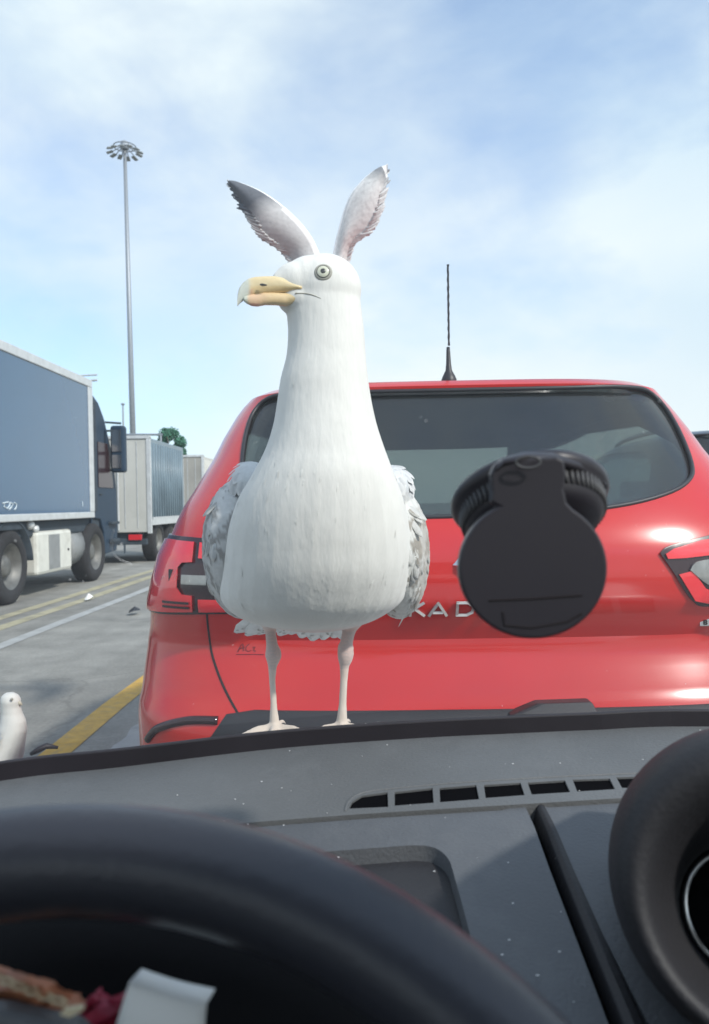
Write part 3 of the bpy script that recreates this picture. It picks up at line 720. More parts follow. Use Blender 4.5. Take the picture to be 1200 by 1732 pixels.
# ================================================================== TRAILERS BEYOND
def trailer(name, x1, y0, ln, zt, zb, mrear, mside, label, wd=2.5, ribs=14):
    t = empty(name, (x1 - wd / 2, y0, 0)); tag(t, label, 'trailer', 'trailers parked in the lorry lane')
    panel('box_body', x1 - wd, x1, y0 + .05, y0 + ln, zb, zt, mside, t, .02)
    d = panel('rear_door', x1 - wd + .02, x1 - .01, y0, y0 + .05, zb - .25, zt - .03, mrear, t, .01)
    bm = bmesh.new(); k = 0
    for i in range(1, 9): 
        xx = x1 - wd * i / 9; box(bm, xx - .008, xx + .008, y0 - .012, y0, zb - .15, zt - .08)
    for xx in (x1 - wd * .28, x1 - wd * .72): tube(bm, [(xx, y0 - .03, zb - .2), (xx, y0 - .03, zt - .1)], .018, 6)
    o = obj('lock_rods', bm, M['alu'], None); o.parent = d; o.matrix_parent_inverse = Matrix.Identity(4)
    bm = bmesh.new()
    for i in range(ribs):
        yy = y0 + .12 + (ln - .2) * i / ribs; tube(bm, [(x1 + .004, yy, zb + .02), (x1 + .004, yy, zt - .1)], .03, 6)
    obj('curtain_folds', bm, mside, t, True)
    bm = bmesh.new(); box(bm, x1 - .06, x1 + .02, y0 - .02, y0 + .08, zb - .28, zt); box(bm, x1 - wd, x1 + .02, y0 - .025, y0 + .1, zt - .02, zt + .05); box(bm, x1 - .03, x1 + .03, y0 + .1, y0 + ln, zb - .1, zb + .08)
    obj('frame', bm, M['alu'], t)
    panel('chassis_rail', x1 - wd + .3, x1 - .3, y0 + .1, y0 + ln, zb - .5, zb - .26, M['chassis'], t)
    panel('underrun_bar', x1 - wd + .1, x1 - .1, y0 + .02, y0 + .14, .42, .55, M['chassis'], t)
    for xx in (x1 - .35, x1 - wd + .35): obj('tail_light', bx(xx - .14, xx + .14, y0 - .02, y0 + .05, zb - .42, zb - .30), M['redlight'], t)
    for yy in (y0 + .9, y0 + 2.1):
        wheel(t, x1 - .2, yy, .47, .3, 1); wheel(t, x1 - wd + .2, yy, .47, .3, -1)
    return t
trailer('trailer', -4.80, 17.0, 3.2, 2.80, .95, M['offwhite'], M['curtain'], 'white doored trailer with a grey blue curtain side just beyond the blue lorry')
trailer('trailer', -5.72, 27.0, 3.7, 3.02, 1.1, M['beige'], M['offwhite'], 'beige backed trailer farthest away, next to the red car roofline')
# gantry rail above the first trailer
g = bmesh.new(); tube(g, [P(205, 735, 21), P(275, 735, 21)], .03, 6)
for px in (207, 272): 
    a = P(px, 735, 21); tube(g, [(a.x, a.y, 0), a], .03, 6)
tag(obj('height_bar', g, M['steel']), 'thin grey horizontal bar just above the white doored trailer', 'barrier')

# ================================================================== LIGHT MAST
top_ = P(211, 250, 60); base_ = Vector((P(226, 730, 60).x, 60, 0))
mast = empty('light_mast', base_); tag(mast, 'tall grey floodlight mast with a ring of lamps, far behind the lorries', 'light mast')
bm = bmesh.new(); tube(bm, [base_, base_ * .5 + top_ * .5, top_], [.25, .19, .13], 14); obj('pole', bm, M['steel'], mast, True)
bm = bmesh.new()
for k in range(12):
    a = 2 * math.pi * k / 12; e = top_ + Vector((1.05 * math.cos(a), 1.05 * math.sin(a), -.25 + .05 * math.sin(k * 2))); tube(bm, [top_ + Vector((0, 0, .25)), e], .04, 5)
lathe(bm, [(.30, -.1), (.36, .1), (.30, .45), (.05, .6)], Matrix.Translation(top_), 12, True)
lathe(bm, [(.85, .05), (.9, .10), (.85, .15), (.80, .10), (.85, .05)], Matrix.Translation(top_), 24)
obj('lamp_ring', bm, M['steel'], mast)
for k in range(12):
    a = 2 * math.pi * k / 12 + .1; e = top_ + Vector((1.18 * math.cos(a), 1.18 * math.sin(a), -.33 + .05 * math.sin(k * 2)))
    bm = bmesh.new(); box(bm, -.30, .22, -.17, .17, -.05, .06)
    bmesh.ops.transform(bm, matrix=Matrix.Translation(e) @ Matrix.Rotation(a, 4, 'Z') @ Matrix.Rotation(R(16), 4, 'Y'), verts=bm.verts)
    obj('floodlight', bm, M['lampgrey'], mast, bevel=.05)
pb = P(209, 735, 45)
sp = bmesh.new(); tube(sp, [(pb.x, 45, 0), P(208, 685, 45)], [.07, .045], 8); lathe(sp, [(.09, 0), (.12, .06), (.09, .1), (.001, .12)], Matrix.Translation(P(208, 685, 45)), 10)
tag(obj('lamp_post', sp, M['steel']), 'short thin grey pole at the left of the tall floodlight mast', 'pole')

# ================================================================== TREE
def tree(px, py, Y, hw, hh, label, n=2600):
    c = P(px, py, Y); t = empty('tree', (c.x, Y, 0)); tag(t, label, 'tree')
    bm = bmesh.new(); tube(bm, smoothcurve([(c.x, Y, 0), (c.x + .1, Y, c.z * .5), (c.x, Y, c.z)], 8), [.2, .18, .16, .15, .13, .11, .09, .05], 8)
    for k in range(7):
        a = k * 2.4; tube(bm, smoothcurve([(c.x, Y, c.z - hh * .8 + k * .1), (c.x + hw * .4 * math.cos(a), Y + hw * .4 * math.sin(a), c.z - hh * .1), (c.x + hw * .8 * math.cos(a), Y + hw * .8 * math.sin(a), c.z + hh * .4 * math.sin(k))], 6), [.07, .06, .05, .04, .03, .02], 6)
    obj('trunk', bm, M['bark'], t, True)
    cl = [(Vector((random.uniform(-1, 1) * hw * .7, random.uniform(-1, 1) * hw * .7, random.uniform(-1, 1) * hh * .7)), random.uniform(.25, .5)) for _ in range(12)]
    bm = bmesh.new()
    for i in range(n):
        q, r = random.choice(cl); d = Vector([random.gauss(0, 1) for _ in range(3)]).normalized() * (random.random() ** .4) * r
        p = c + q + Vector((d.x * hw, d.y * hw, d.z * hh)); s = random.uniform(.05, .12)
        u = Vector([random.gauss(0, 1) for _ in range(3)]).normalized(); v = u.orthogonal().normalized()
        f = [bm.verts.new(p + u * s), bm.verts.new(p + v * s * .5), bm.verts.new(p - u * s), bm.verts.new(p - v * s * .5)]; bm.faces.new(f)
    obj('crown', bm, M['leaf'], t)
tree(287, 752, 42, .95, 1.0, 'small dark green tree poking up behind the white doored trailer')

# ================================================================== GULL ON THE BONNET
GY = .88
def gull_body():
    """returns bmesh of overlapping closed solids, remeshed later into one skin"""
    bm = bmesh.new()
    rows = [(505, 548, 62, 0, .033), (530, 549, 63.5, 0, .0345), (560, 552, 64.5, 0, .036), (600, 552, 67, .0, .039), (640, 549, 74, .0, .043), (680, 549, 80, .002, .048), (720, 550, 88, .006, .056),
            (760, 550, 101, .013, .068), (800, 547, 119, .022, .083), (840, 543, 138, .034, .096), (880, 541, 150, .046, .106), (920, 540, 157, .058, .113), (960, 538, 160, .069, .116),
            (1000, 532, 158, .079, .110), (1022, 530, 146, .083, .101), (1040, 530, 121, .087, .086), (1052, 534, 90, .089, .066), (1060, 537, 56, .09, .045), (1065, 537, 20, .09, .02)]
    rs = []
    n = 32
    sa = smoothcurve([(a, b, c) for a, b, c, d, e in rows], 110); sb = smoothcurve([(a, d, e) for a, b, c, d, e in rows], 110)
    for (py, cx, hw, yo, hd) in [(p.x, p.y, p.z, q.y, q.z) for p, q in zip(sa, sb)]:
        Y = GY + yo; c = P(cx, py, Y); k = Y / F
        rs.append([c + Vector((hw * k * math.cos(t), hd * math.sin(t), 0)) for t in [2 * math.pi * i / n for i in range(n)]])
    rings(bm, rs)
    e = lambda px, py, rx, ry, d, yo=0, rot=None: ell(bm, P(px, py, GY + yo), rx * GY / F, d, ry * GY / F, 24, rot)
    e(549, 490, 63, 60, .034); e(528, 483, 55, 50, .031); e(503, 480, 42, 37, .023, -.008); e(487, 478, 28, 25, .014, -.014); e(510, 508, 40, 27, .024, -.006); e(545, 520, 60, 40, .034)
    e(498, 500, 22, 15, .013, -.015)
    # back of the body towards the tail
    c = P(537, 940, GY + .19); ell(bm, c, .088, .17, .065, 24, Matrix.Rotation(R(-16), 3, 'X'))
    # thighs, legs, feet
    LY = GY + .085
    for leg in ([(452, 1025, 24), (455, 1048, 17), (458, 1070, 9.5), (460, 1090, 10), (462, 1100, 13), (463, 1110, 14.5), (462, 1119, 11), (461, 1128, 8), (461, 1150, 5.8), (463, 1190, 5.8), (464, 1214, 8), (465, 1228, 9)],
                [(610, 1020, 32), (600, 1042, 22), (591, 1065, 12), (587, 1084, 11), (585, 1094, 14), (585, 1106, 14.5), (584, 1118, 12), (583, 1126, 8.5), (582, 1150, 6.6), (580, 1190, 6.6), (579, 1212, 9), (578, 1226, 10)]):
        pts = [P(a, b, LY) for a, b, r in leg]; tube(bm, pts, [r * LY / F for a, b, r in leg], 12)
        f = pts[-1]; g = f.z - .006
        toes = []
        for dx, dy, ln in ((-.90, -.45, .046), (-.02, -1, .045), (.95, -.42, .056 if leg[0][0] < 500 else .034)):
            d = Vector((dx, dy, 0)).normalized(); t1 = Vector((f.x, f.y, g + .003)) + d * ln * .5 + Vector((0, 0, .003)); t2 = Vector((f.x, f.y, g - .001)) + d * ln
            tube(bm, [f, Vector((f.x, f.y, g + .005)) + d * .012, t1, t2, t2 + d * .006 - Vector((0, 0, .0025))], [.0055, .0045, .0036, .0030, .0012], 8); toes.append(t2)
        tube(bm, [f, f + Vector((.008, .014, .002)), f + Vector((.012, .022, -.004))], [.004, .003, .0015], 8)
        for a, b in zip(toes, toes[1:]):
            m_ = (a + b) / 2 * .86 + Vector((f.x, f.y, g)) * .14
            tri = [Vector((f.x, f.y, g + .004)), a, m_, b]
            b3 = prism([p + Vector((0, 0, .0012)) for p in tri], Vector((0, 0, -.0028)))
            me = bpy.data.meshes.new('t'); b3.to_mesh(me); b3.free(); bm.from_mesh(me)
    bmesh.ops.recalc_face_normals(bm, faces=bm.faces)
    return bm
def remesh(bm, vox, name, m, colfn, iters=5):
    o = tmp(bm); md = o.modifiers.new('r', 'REMESH'); md.mode = 'VOXEL'; md.voxel_size = vox; md.use_smooth_shade = True
    s = o.modifiers.new('s', 'SMOOTH'); s.factor = .6; s.iterations = iters
    bake(o); me = o.data; o.name = name; me.name = name
    a = me.color_attributes.new('Col', 'FLOAT_COLOR', 'POINT')
    for i, v in enumerate(me.vertices): a.data[i].color = (*colfn(v.co), 1)
    for p in me.polygons: p.use_smooth = True
    me.materials.clear(); me.materials.append(m)
    return o
WHITE = (.72, .71, .66); PINK = (.70, .49, .43)
zk = P(500, 1062, GY + .09).z; zk2 = P(500, 1130, GY + .09).z
def gcol(co):
    if co.z < zk - .002:
        t = 0
        c = lerp(PINK, (.68, .60, .52), min(1, max(0, (zk - co.z - .03) / .04)))
        if co.z > zk2: c = lerp(c, (.46, .40, .38), .5 + .3 * math.sin(co.x * 3000 + co.z * 1700))
        return tuple(max(.05, x - t) for x in c)
    if co.z < zk + .012: return lerp(PINK, WHITE, (co.z - zk + .002) / .014)
    return WHITE
gull = empty('gull', P(525, 1232, GY + .085)); tag(gull, 'large white gull standing upright on the bonnet, head turned left', 'gull')
gb = remesh(gull_body(), .0021, 'body', M['white_feather'], gcol, 4); attach(gb, gull)
gbm = bmesh.new(); gbm.from_mesh(gb.data); GB = BVHTree.FromBMesh(gbm); gbm.free()
def ong(px, py):
    h = GB.ray_cast(CAM, ray(px, py).normalized()); return h[0], h[1]

# feathers as small curved blades with their own colour
def blade(pt, base, d, nrm, ln, wd, c0, c1, edge=None, curl=.12, segs=5):
    d = d.normalized(); s = d.cross(nrm).normalized(); nrm = s.cross(d).normalized()
    prev = None
    for i in range(segs + 1):
        t = i / segs; wv = wd * (math.sin(math.pi * min(1, .12 + .88 * t) ** .8) ** .6 if t < 1 else 0.12) * .5
        wv = wd * .5 * (0.55 + .45 * math.sin(math.pi * min(t, .75) / 1.5) if t < .75 else math.sqrt(max(0, 1 - ((t - .72) / .285) ** 2)))
        c = base + d * ln * t + nrm * (curl * ln * (t - t * t) * .5)
        row = [pt.bm.verts.new(c - s * wv - nrm * wv * .08), pt.bm.verts.new(c + nrm * wv * .05), pt.bm.verts.new(c + s * wv - nrm * wv * .08)]
        col = lerp(c0, c1, t)
        ec = edge if edge else col
        row[0][pt.l] = (*lerp(col, ec, .7), 1); row[1][pt.l] = (*col, 1); row[2][pt.l] = (*lerp(col, ec, .7), 1)
        if t > .85 and edge:
            for r_ in row: r_[pt.l] = (*edge, 1)
        if prev:
            for k in (0, 1): pt.bm.faces.new((prev[k], prev[k + 1], row[k + 1], row[k]))
        prev = row
def pobj(pt, name, m, parent, thick=.0):
    o = obj(name, pt.bm, m, parent, True)
    if thick:
        md = o.modifiers.new('s', 'SOLIDIFY'); md.thickness = thick
    return o
rnd = random.Random(3)
# soft breast and neck plumage: short tips that break the outline and catch light
pt = Paint(); cnt = 0
me = gb.data; polys = me.polygons; NP = len(polys)
zmin = P(500, 1050, GY + .09).z; zhead = P(500, 520, GY).z
idx = rnd.sample(range(NP), min(NP, 60000))
for i in idx:
    p = polys[i]; c = p.center
    if c.z < zmin + .004: continue
    n = p.normal
    if n.y > .35: continue
    if c.z > zhead and rnd.random() < .0: continue
    down = Vector((0, 0, -1)); d = down - n * down.dot(n)
    if c.z > P(500, 520, GY).z:
        d = Vector((.8, 0, -.45)); d = d - n * d.dot(n)
        if c.x < P(480, 500, GY).x: continue
        if (c - P(547, 460, GY - .03)).length < .014: continue
    if d.length < .2: continue
    d = d.normalized() + Vector((rnd.gauss(0, .16), rnd.gauss(0, .16), rnd.gauss(0, .10))) ; d = (d - n * d.dot(n) * 1.0).normalized()
    hd = c.z > zhead
    ln = rnd.uniform(.010, .018)
    if hd: continue
    if cnt > 500: break
    g = rnd.uniform(.93, 1.03); col = (WHITE[0] * g, WHITE[1] * g, WHITE[2] * g)
    if c.z < zmin + .06 and rnd.random() < .93: continue
    blade(pt, c - n * .0005, (d + n * .012).normalized(), n, ln, ln * rnd.uniform(.18, .3), col, col, None, .08, 2)
    cnt += 1
pobj(pt, 'plumage', M['feather'], gull)

def folded_wing(side):
    pt = Paint()
    if side < 0: c = P(410, 930, GY + .15); rx, ry, rz = .046, .125, .090
    else: c = P(674, 938, GY + .15); rx, ry, rz = .040, .125, .084
    rot = Matrix.Rotation(R(-14), 3, 'X')
    ell(pt.bm, c, rx, ry, rz, 120, rot)
    for v in pt.bm.verts:
        p = v.co; n_ = noise.noise(p * 90) * .5 + noise.noise(p * 210) * .35; b = noise.noise(p * 35 + Vector((3, 1, side)))
        inner = (p.x - c.x) * side < rx * .55; hgt = (p.z - c.z) / rz
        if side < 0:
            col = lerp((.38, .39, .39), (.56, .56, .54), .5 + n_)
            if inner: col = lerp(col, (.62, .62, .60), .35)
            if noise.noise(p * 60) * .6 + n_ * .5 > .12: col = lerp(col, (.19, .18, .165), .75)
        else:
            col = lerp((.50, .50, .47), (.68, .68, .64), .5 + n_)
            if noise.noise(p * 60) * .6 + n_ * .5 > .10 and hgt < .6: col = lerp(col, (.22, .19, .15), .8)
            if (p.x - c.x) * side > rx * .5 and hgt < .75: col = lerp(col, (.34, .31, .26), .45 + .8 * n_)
        v[pt.l] = (*col, 1)
        loc = (p - c); nn = Vector((loc.x / rx ** 2, loc.y / ry ** 2, loc.z / rz ** 2)).normalized()
        # overlapping scale relief of the coverts
        q = (p.z * 70 + .35 * math.sin(p.y * 160 + side)) % 1
        v.co = p + nn * (.0016 * q + .0012 * n_)
    for i in range(110):
        th = math.acos(rnd.uniform(-.85, .98)); ph = rnd.uniform(0, 2 * math.pi)
        loc = Vector((rx * math.cos(ph) * math.sin(th), -ry * math.cos(th), rz * math.sin(ph) * math.sin(th)))
        nn = Vector((loc.x / rx ** 2, loc.y / ry ** 2, loc.z / rz ** 2)).normalized()
        if nn.x * side < -.3 or abs(loc.z / rz) > .72: continue
        p = c + rot @ loc; nn = rot @ nn; d = Vector((-.05 * side, .35, -1)); d = d - nn * d.dot(nn)
        if d.length < .3: continue
        m_ = rnd.random(); g = rnd.uniform(.85, 1.05)
        base = ((.55 * g, .54 * g, .51 * g) if side > 0 else (.46 * g, .47 * g, .47 * g)) if m_ > .45 else ((.24, .21, .165) if side > 0 else (.28, .28, .27))
        k = rnd.uniform(.020, .034)
        blade(pt, p + nn * .0004, (d.normalized() - nn * .035).normalized(), nn, k, k * .42, base, tuple(x * .85 for x in base), (.66, .66, .62), .03, 4)
    # long flight feathers: sweep down and back
    for i in range(11):
        f = i / 10
        st = c + rot @ Vector((side * rx * (.88 - .10 * f), -.03 + .02 * i, rz * (.10 - .45 * f)))
        en = P(362 if side < 0 else 716, 1010, GY + .10)
        if side < 0: dd = Vector((.12, .5, -.85 + .04 * i)); L_ = .06 + .004 * i
        else: dd = Vector((-.22 - .02 * i, .06 + .04 * i, -.95)); L_ = .078 - .001 * i
        colr = [(.30, .28, .25), (.48, .47, .44), (.22, .20, .18)][i % 3]
        blade(pt, st, dd, Vector((side, -.25, .1)), L_, .016, colr, tuple(x * .8 for x in colr), (.64, .63, .58), .15, 8)
    return pobj(pt, 'wing', M['feather'], gull, .0004)
folded_wing(-1); folded_wing(1)
# shoulder (scapular) feathers peeping over on both sides
for side, (sx_, sy_) in ((-1, (427, 822)), (1, (664, 828))):
    pt = Paint(); c = P(sx_, sy_, GY + .12); ell(pt.bm, c, .026, .07, .032, 18); pt.fill(lambda co: (.58, .60, .60))
    for i in range(90):
        v = Vector([rnd.gauss(0, 1) for _ in range(3)]).normalized(); p = c + Vector((v.x * .026, v.y * .07, v.z * .032))
        d = Vector((side * .2, .3, -1)); d -= v * d.dot(v); g = rnd.uniform(.9, 1.1)
        blade(pt, p, d - v * .03, v, .016, .011, (.46 * g, .48 * g, .49 * g), (.5 * g, .5 * g, .5 * g), (.68, .68, .66), .2, 3)
    pobj(pt, 'shoulder_feathers', M['feather'], gull)
# tail: fan of feathers showing between and beside the legs
pt = Paint()
for i in range(11):
    f = i / 10; st = P(535, 1015, GY + .20) + Vector(((f - .5) * .06, 0, .0015 * (i % 2))); en = P(398 + f * 186, 1073 + (-3, 2, 0)[i % 3] + (9 if f > .5 else 0), GY + .26)
    blade(pt, st, en - st, Vector((0, -.6, -.7)), (en - st).length, .030, (.72, .72, .70), (.70, .70, .68), (.76, .76, .73), .04, 8)
    for k in range(3):
        t = rnd.uniform(.78, .93); q = st.lerp(en, t) + Vector((rnd.uniform(-.011, .011), -.0015, -.0015))
        blade(pt, q, Vector((1, 0, rnd.uniform(-.2, .2))), Vector((0, -.7, -.7)), rnd.uniform(.003, .007), .0016, (.36, .35, .32), (.42, .41, .38), None, .0, 2)
pobj(pt, 'tail', M['feather'], gull, .0005)

# bill: two mandibles
def bill_part(rowsx, name, colf, hd0, hd1):
    pt = Paint(); rs = []
    n = 16; x0_, x1_ = rowsx[0][0], rowsx[-1][0]
    for (px, ya, yb) in rowsx:
        t = (px - x0_) / (x1_ - x0_); Y = GY - .020 - .012 * t; hd = hd0 + (hd1 - hd0) * t
        a = P(px, ya, Y); b = P(px, yb, Y); c = (a + b) / 2; hz = (a.z - b.z) / 2
        rs.append([Vector((c.x, c.y + hd * math.copysign(abs(math.cos(u)) ** .8, math.cos(u)), c.z + hz * math.sin(u))) for u in [2 * math.pi * i / n for i in range(n)]])
    rings(pt.bm, rs); pt.fill(lambda co: colf(co))
    bmesh.ops.subdivide_edges(pt.bm, edges=pt.bm.edges[:], cuts=1, use_grid_fill=True)
    pt.fill(lambda co: colf(co))
    return pobj(pt, name, M['bill'], gull)
def pxof(co):
    v = RM.inverted() @ (co - CAM); return 600 + F * v.x / -v.z, 866 - F * v.y / -v.z
def upcol(co):
    x, y = pxof(co)
    c = (.70, .57, .33)
    if y > 484: c = (.71, .54, .28)
    tip = (.58, .60, .52)
    t = min(1, max(0, (426 - x) / 7)); c = lerp(c, tip, t)
    if 422 < x < 431 and y > 488: c = lerp(c, (.62, .30, .20), .5)
    return c
def locol(co):
    x, y = pxof(co); c = (.68, .51, .28)
    c = lerp(c, (.70, .48, .30), min(1, max(0, (460 - x) / 25)))
    if 422 < x < 440 and y > 513: c = lerp(c, (.62, .28, .22), .7)
    if x > 485: c = lerp(c, (.45, .38, .2), .4)
    return lerp(c, (.56, .58, .48), min(1, max(0, (422 - x) / 5)))
bill_part([(512, 486, 494), (500, 480, 495), (482, 471, 496), (465, 467, 497), (448, 467, 498), (432, 468, 500), (420, 471, 504), (411, 478, 509), (405, 487, 514), (402.5, 497, 517), (402, 508, 518)], 'upper_bill', upcol, .0105, .0022)
bill_part([(512, 497, 506), (500, 498, 514), (485, 496, 518), (465, 495, 516), (448, 495, 516), (435, 497, 518.5), (426, 498, 517.5), (418, 500, 514), (413, 502, 510)], 'lower_bill', locol, .0080, .0034)
bm = bmesh.new(); Y = GY - .0375
tube(bm, [P(440, 481, Y + .0005), P(444, 481.5, Y), P(452, 482, Y)], [.0008, .0016, .0006], 6); nb = obj('nostril', bm, M['eye_dark'], gull)
# gape line
bm = bmesh.new(); q = []
for a in smoothcurve([(500, 496, 0), (514, 496, 0), (528, 498.5, 0), (543, 504.5, 0)], 14):
    h = ong(a[0], a[1]); 
    if h[0] is not None: q.append(h[0] + h[1] * .0002)
tube(bm, q, [.0009, .0007] + [.0005] * (len(q) - 6) + [.0004, .0003, .0003, .0002], 6); obj('gape', bm, mat('gape_grey', (.30, .28, .22), .7), gull)
# eyes
def eye(h, n):
    M4 = Matrix.Translation(h) @ n.to_track_quat('Z', 'Y').to_matrix().to_4x4()
    bm = bmesh.new(); lathe(bm, [(.0100, -.001), (.0092, .0003), (.0082, .0010), (.0076, .0010), (.0072, -.001)], M4, 32); e = obj('eye', bm, M['eye_ring'], gull, True)
    def sub(nm, prof, m):
        bm = bmesh.new(); lathe(bm, prof, M4, 28); o = obj(nm, bm, m, None, True); o.parent = e; o.matrix_parent_inverse = Matrix.Identity(4)
    sub('iris', [(.0077, .0008), (.0066, .0018), (.005, .0025), (.003, .0029)], M['eye_pale'])
    sub('iris_rim', [(.0076, .0006), (.0072, .0016), (.0066, .0019), (.0063, .0010)], M['eye_dark'])
    sub('pupil', [(.0029, .0026), (.0024, .0030), (.0013, .0032), (.0001, .0033)], M['eye_dark'])
h, n = ong(547, 460); n = (n + Vector((-.05, -.5, 0))).normalized(); eye(h, n)
eye(Vector((h.x + .003, 2 * GY - h.y, h.z)), Vector((n.x, -n.y, n.z)))

# ================================================================== GULL IN FLIGHT, BEHIND
FY = 3.5
fg = empty('gull', P(555, 500, FY)); tag(fg, 'gull flying farther off, only its raised wings showing above the standing gull', 'gull')
def fly_wing(lead, trail, side, yb, darkfrac):
    pt = Paint(); NT, NU = 150, 26
    lead = smoothcurve([P(a, b, FY + c) for a, b, c in lead], NT); trail = smoothcurve([P(a, b, FY + c) for a, b, c in trail], NT)
    feathers = 14
    def colour(t, u):
        f = (t * feathers * 1.0 - u * 6.0); ph = f % 1.0                    # feather vanes run out towards the tip
        lt = (.47, .47, .47) if side < 0 else (.64, .64, .63)
        c = lerp(lt, (.42, .42, .43) if side < 0 else (.56, .56, .56), .75 * (1 - min(1, abs(ph - .5) * 4)) * min(1, u * 2.2))
        if side > 0: c = lerp(c, (.45, .44, .44), .35 * (noise.noise(Vector((t * 30, u * 9, 3))) > .15))
        dk = t - (1 - darkfrac) - (.10 * u if side < 0 else -.12 * u * 0)
        if side > 0: dk = t - (1 - darkfrac) - .12 * u
        if dk > 0: c = lerp(c, (.075, .085, .105), min(1, dk * 8) * (.92 if side < 0 else .75))
        if u < .10: c = lerp(c, (.78, .77, .76), .8 if t < 1 - darkfrac else .0)
        if t > (.955 if side < 0 else .90): c = (.76, .76, .75)
        if .965 < t < .98 and u > .4: c = (.16, .16, .17)
        return c
    grid = []
    for i in range(NT):
        t = i / (NT - 1); a, b = lead[i], trail[i]; row = []
        for j in range(NU):
            u = j / (NU - 1); f = (t * feathers - u * 6.0) % 1.0
            ser = .05 * (1 - abs(f - .5) * 2) * (u ** 6)                        # scalloped trailing edge
            p = a.lerp(b, u * (1 + ser * 1.6)); p.y += -.035 * math.sin(math.pi * min(1, u * .9 + .05)) + .02 * u
            v = pt.bm.verts.new(p); v[pt.l] = (*colour(t, u), 1); row.append(v)
        grid.append(row)
    for r0, r1 in zip(grid, grid[1:]):
        for j in range(NU - 1): pt.bm.faces.new((r0[j], r0[j + 1], r1[j + 1], r1[j]))
    # loose feather tips along the trailing edge
    for k in range(46):
        t = .12 + .86 * k / 45 + rnd.uniform(-.006, .006); i = max(3, min(NT - 2, int(t * NT))); b = trail[i]
        d = (trail[min(NT - 1, i + 12)] - trail[i - 3]).normalized() * .85 + (b - lead[i]).normalized() * .5
        c = colour(min(t, .99), .9); L_ = rnd.uniform(.05, .075)
        blade(pt, b - d.normalized() * L_ * .72 + Vector((0, -.002, 0)), d + Vector((rnd.gauss(0, .05), 0, rnd.gauss(0, .05))), Vector((0, -1, 0)), L_, rnd.uniform(.012, .018), c, c, None, .0, 4)
    arm = [lead[k] + Vector((0, .004, 0)) for k in range(0, NT, 6)]
    tube(pt.bm, arm, [.013 * (1 - .8 * k / len(arm)) for k in range(len(arm))], 8)
    for v in pt.bm.verts:
        if v[pt.l][3] == 0: v[pt.l] = (.72, .72, .71, 1)
    return pobj(pt, 'wing', M['feather'], fg, .0008)
fly_wing([(546, 470, 0), (536, 428, 0), (516, 390, -.03), (480, 352, -.06), (440, 324, -.07), (402, 308, -.05), (386, 306, -.02)],
         [(520, 480, 0), (488, 438, 0), (470, 418, -.03), (440, 397, -.06), (420, 366, -.07), (402, 336, -.05), (386, 309, -.02)], -1, 0, .50)
fly_wing([(562, 470, 0), (567, 430, 0), (576, 388, -.03), (590, 340, -.05), (610, 310, -.06), (636, 287, -.05), (655, 279, -.02)],
         [(590, 475, 0), (590, 438, 0), (600, 410, -.03), (628, 388, -.05), (644, 356, -.06), (652, 320, -.05), (656, 284, -.02)], 1, 0, .30)
bm = bmesh.new(); c = P(555, 500, FY); ell(bm, c, .075, .2, .07, 20); ell(bm, c + Vector((0, -.20, .02)), .045, .08, .045, 16); ell(bm, c + Vector((0, -.27, .03)), .032, .045, .034, 16)
ell(bm, c + Vector((0, .2, 0)), .05, .12, .02, 16); bmesh.ops.recalc_face_normals(bm, faces=bm.faces)
o = remesh(bm, .006, 'body', M['white_feather'], lambda co: WHITE, 6); attach(o, fg)
bm = bmesh.new(); tube(bm, [c + Vector((0, -.30, .03)), c + Vector((0, -.34, .026)), c + Vector((0, -.365, .012))], [.012, .009, .003], 10); obj('bill', bm, mat('far_bill', (.7, .5, .2), .4), fg, True)

# ================================================================== SMALL GULL ON THE GROUND, LEFT
SY = 3.0
g2 = empty('gull', (P(5, 1300, SY).x, SY, 0)); tag(g2, 'small pale gull standing on the asphalt at the lower left edge', 'gull')
bm = bmesh.new(); n = 20; rs = []
for (py, cx, hw) in ((1172, 16, 7), (1177, 17, 14), (1185, 18, 17), (1195, 18, 16), (1206, 20, 17), (1220, 22, 21), (1236, 20, 25), (1255, 12, 30), (1280, 0, 38), (1305, -6, 38), (1322, -10, 26), (1330, -10, 10)):
    c = P(cx, py, SY); k = SY / F; rs.append([c + Vector((hw * k * math.cos(t), hw * k * .95 * math.sin(t), 0)) for t in [2 * math.pi * i / n for i in range(n)]])
rings(bm, rs)
ell(bm, P(-30, 1290, SY + .02), .15, .07, .055, 20, Matrix.Rotation(R(-22), 3, 'Y'))
for dx in (-14, 6):
    a = P(-12 + dx, 1315, SY); tube(bm, [a, Vector((a.x, SY, .09)), Vector((a.x, SY, .012))], [.012, .006, .005], 8)
    tube(bm, [Vector((a.x, SY, .01)), Vector((a.x + .05, SY - .01, .006))], [.006, .004], 8); tube(bm, [Vector((a.x, SY, .01)), Vector((a.x + .035, SY - .04, .006))], [.006, .004], 8); tube(bm, [Vector((a.x, SY, .01)), Vector((a.x + .035, SY + .04, .006))], [.006, .004], 8)
bmesh.ops.recalc_face_normals(bm, faces=bm.faces)
zl = P(0, 1325, SY).z
o = remesh(bm, .004, 'body', M['white_feather'], lambda co: (PINK if co.z < zl else (.66, .66, .62)), 5); attach(o, g2)
bm = bmesh.new(); tube(bm, [P(30, 1188, SY - .005), P(34, 1190, SY - .005), P(37.5, 1193, SY - .005)], [.010, .007, .002], 10); obj('bill', bm, mat('pale_bill', (.50, .46, .36), .5), g2, True)
bm = bmesh.new(); ell(bm, P(20, 1183, SY - .036), .006, .004, .006, 10); obj('eye', bm, M['eye_ring'], g2, True)
pt = Paint()
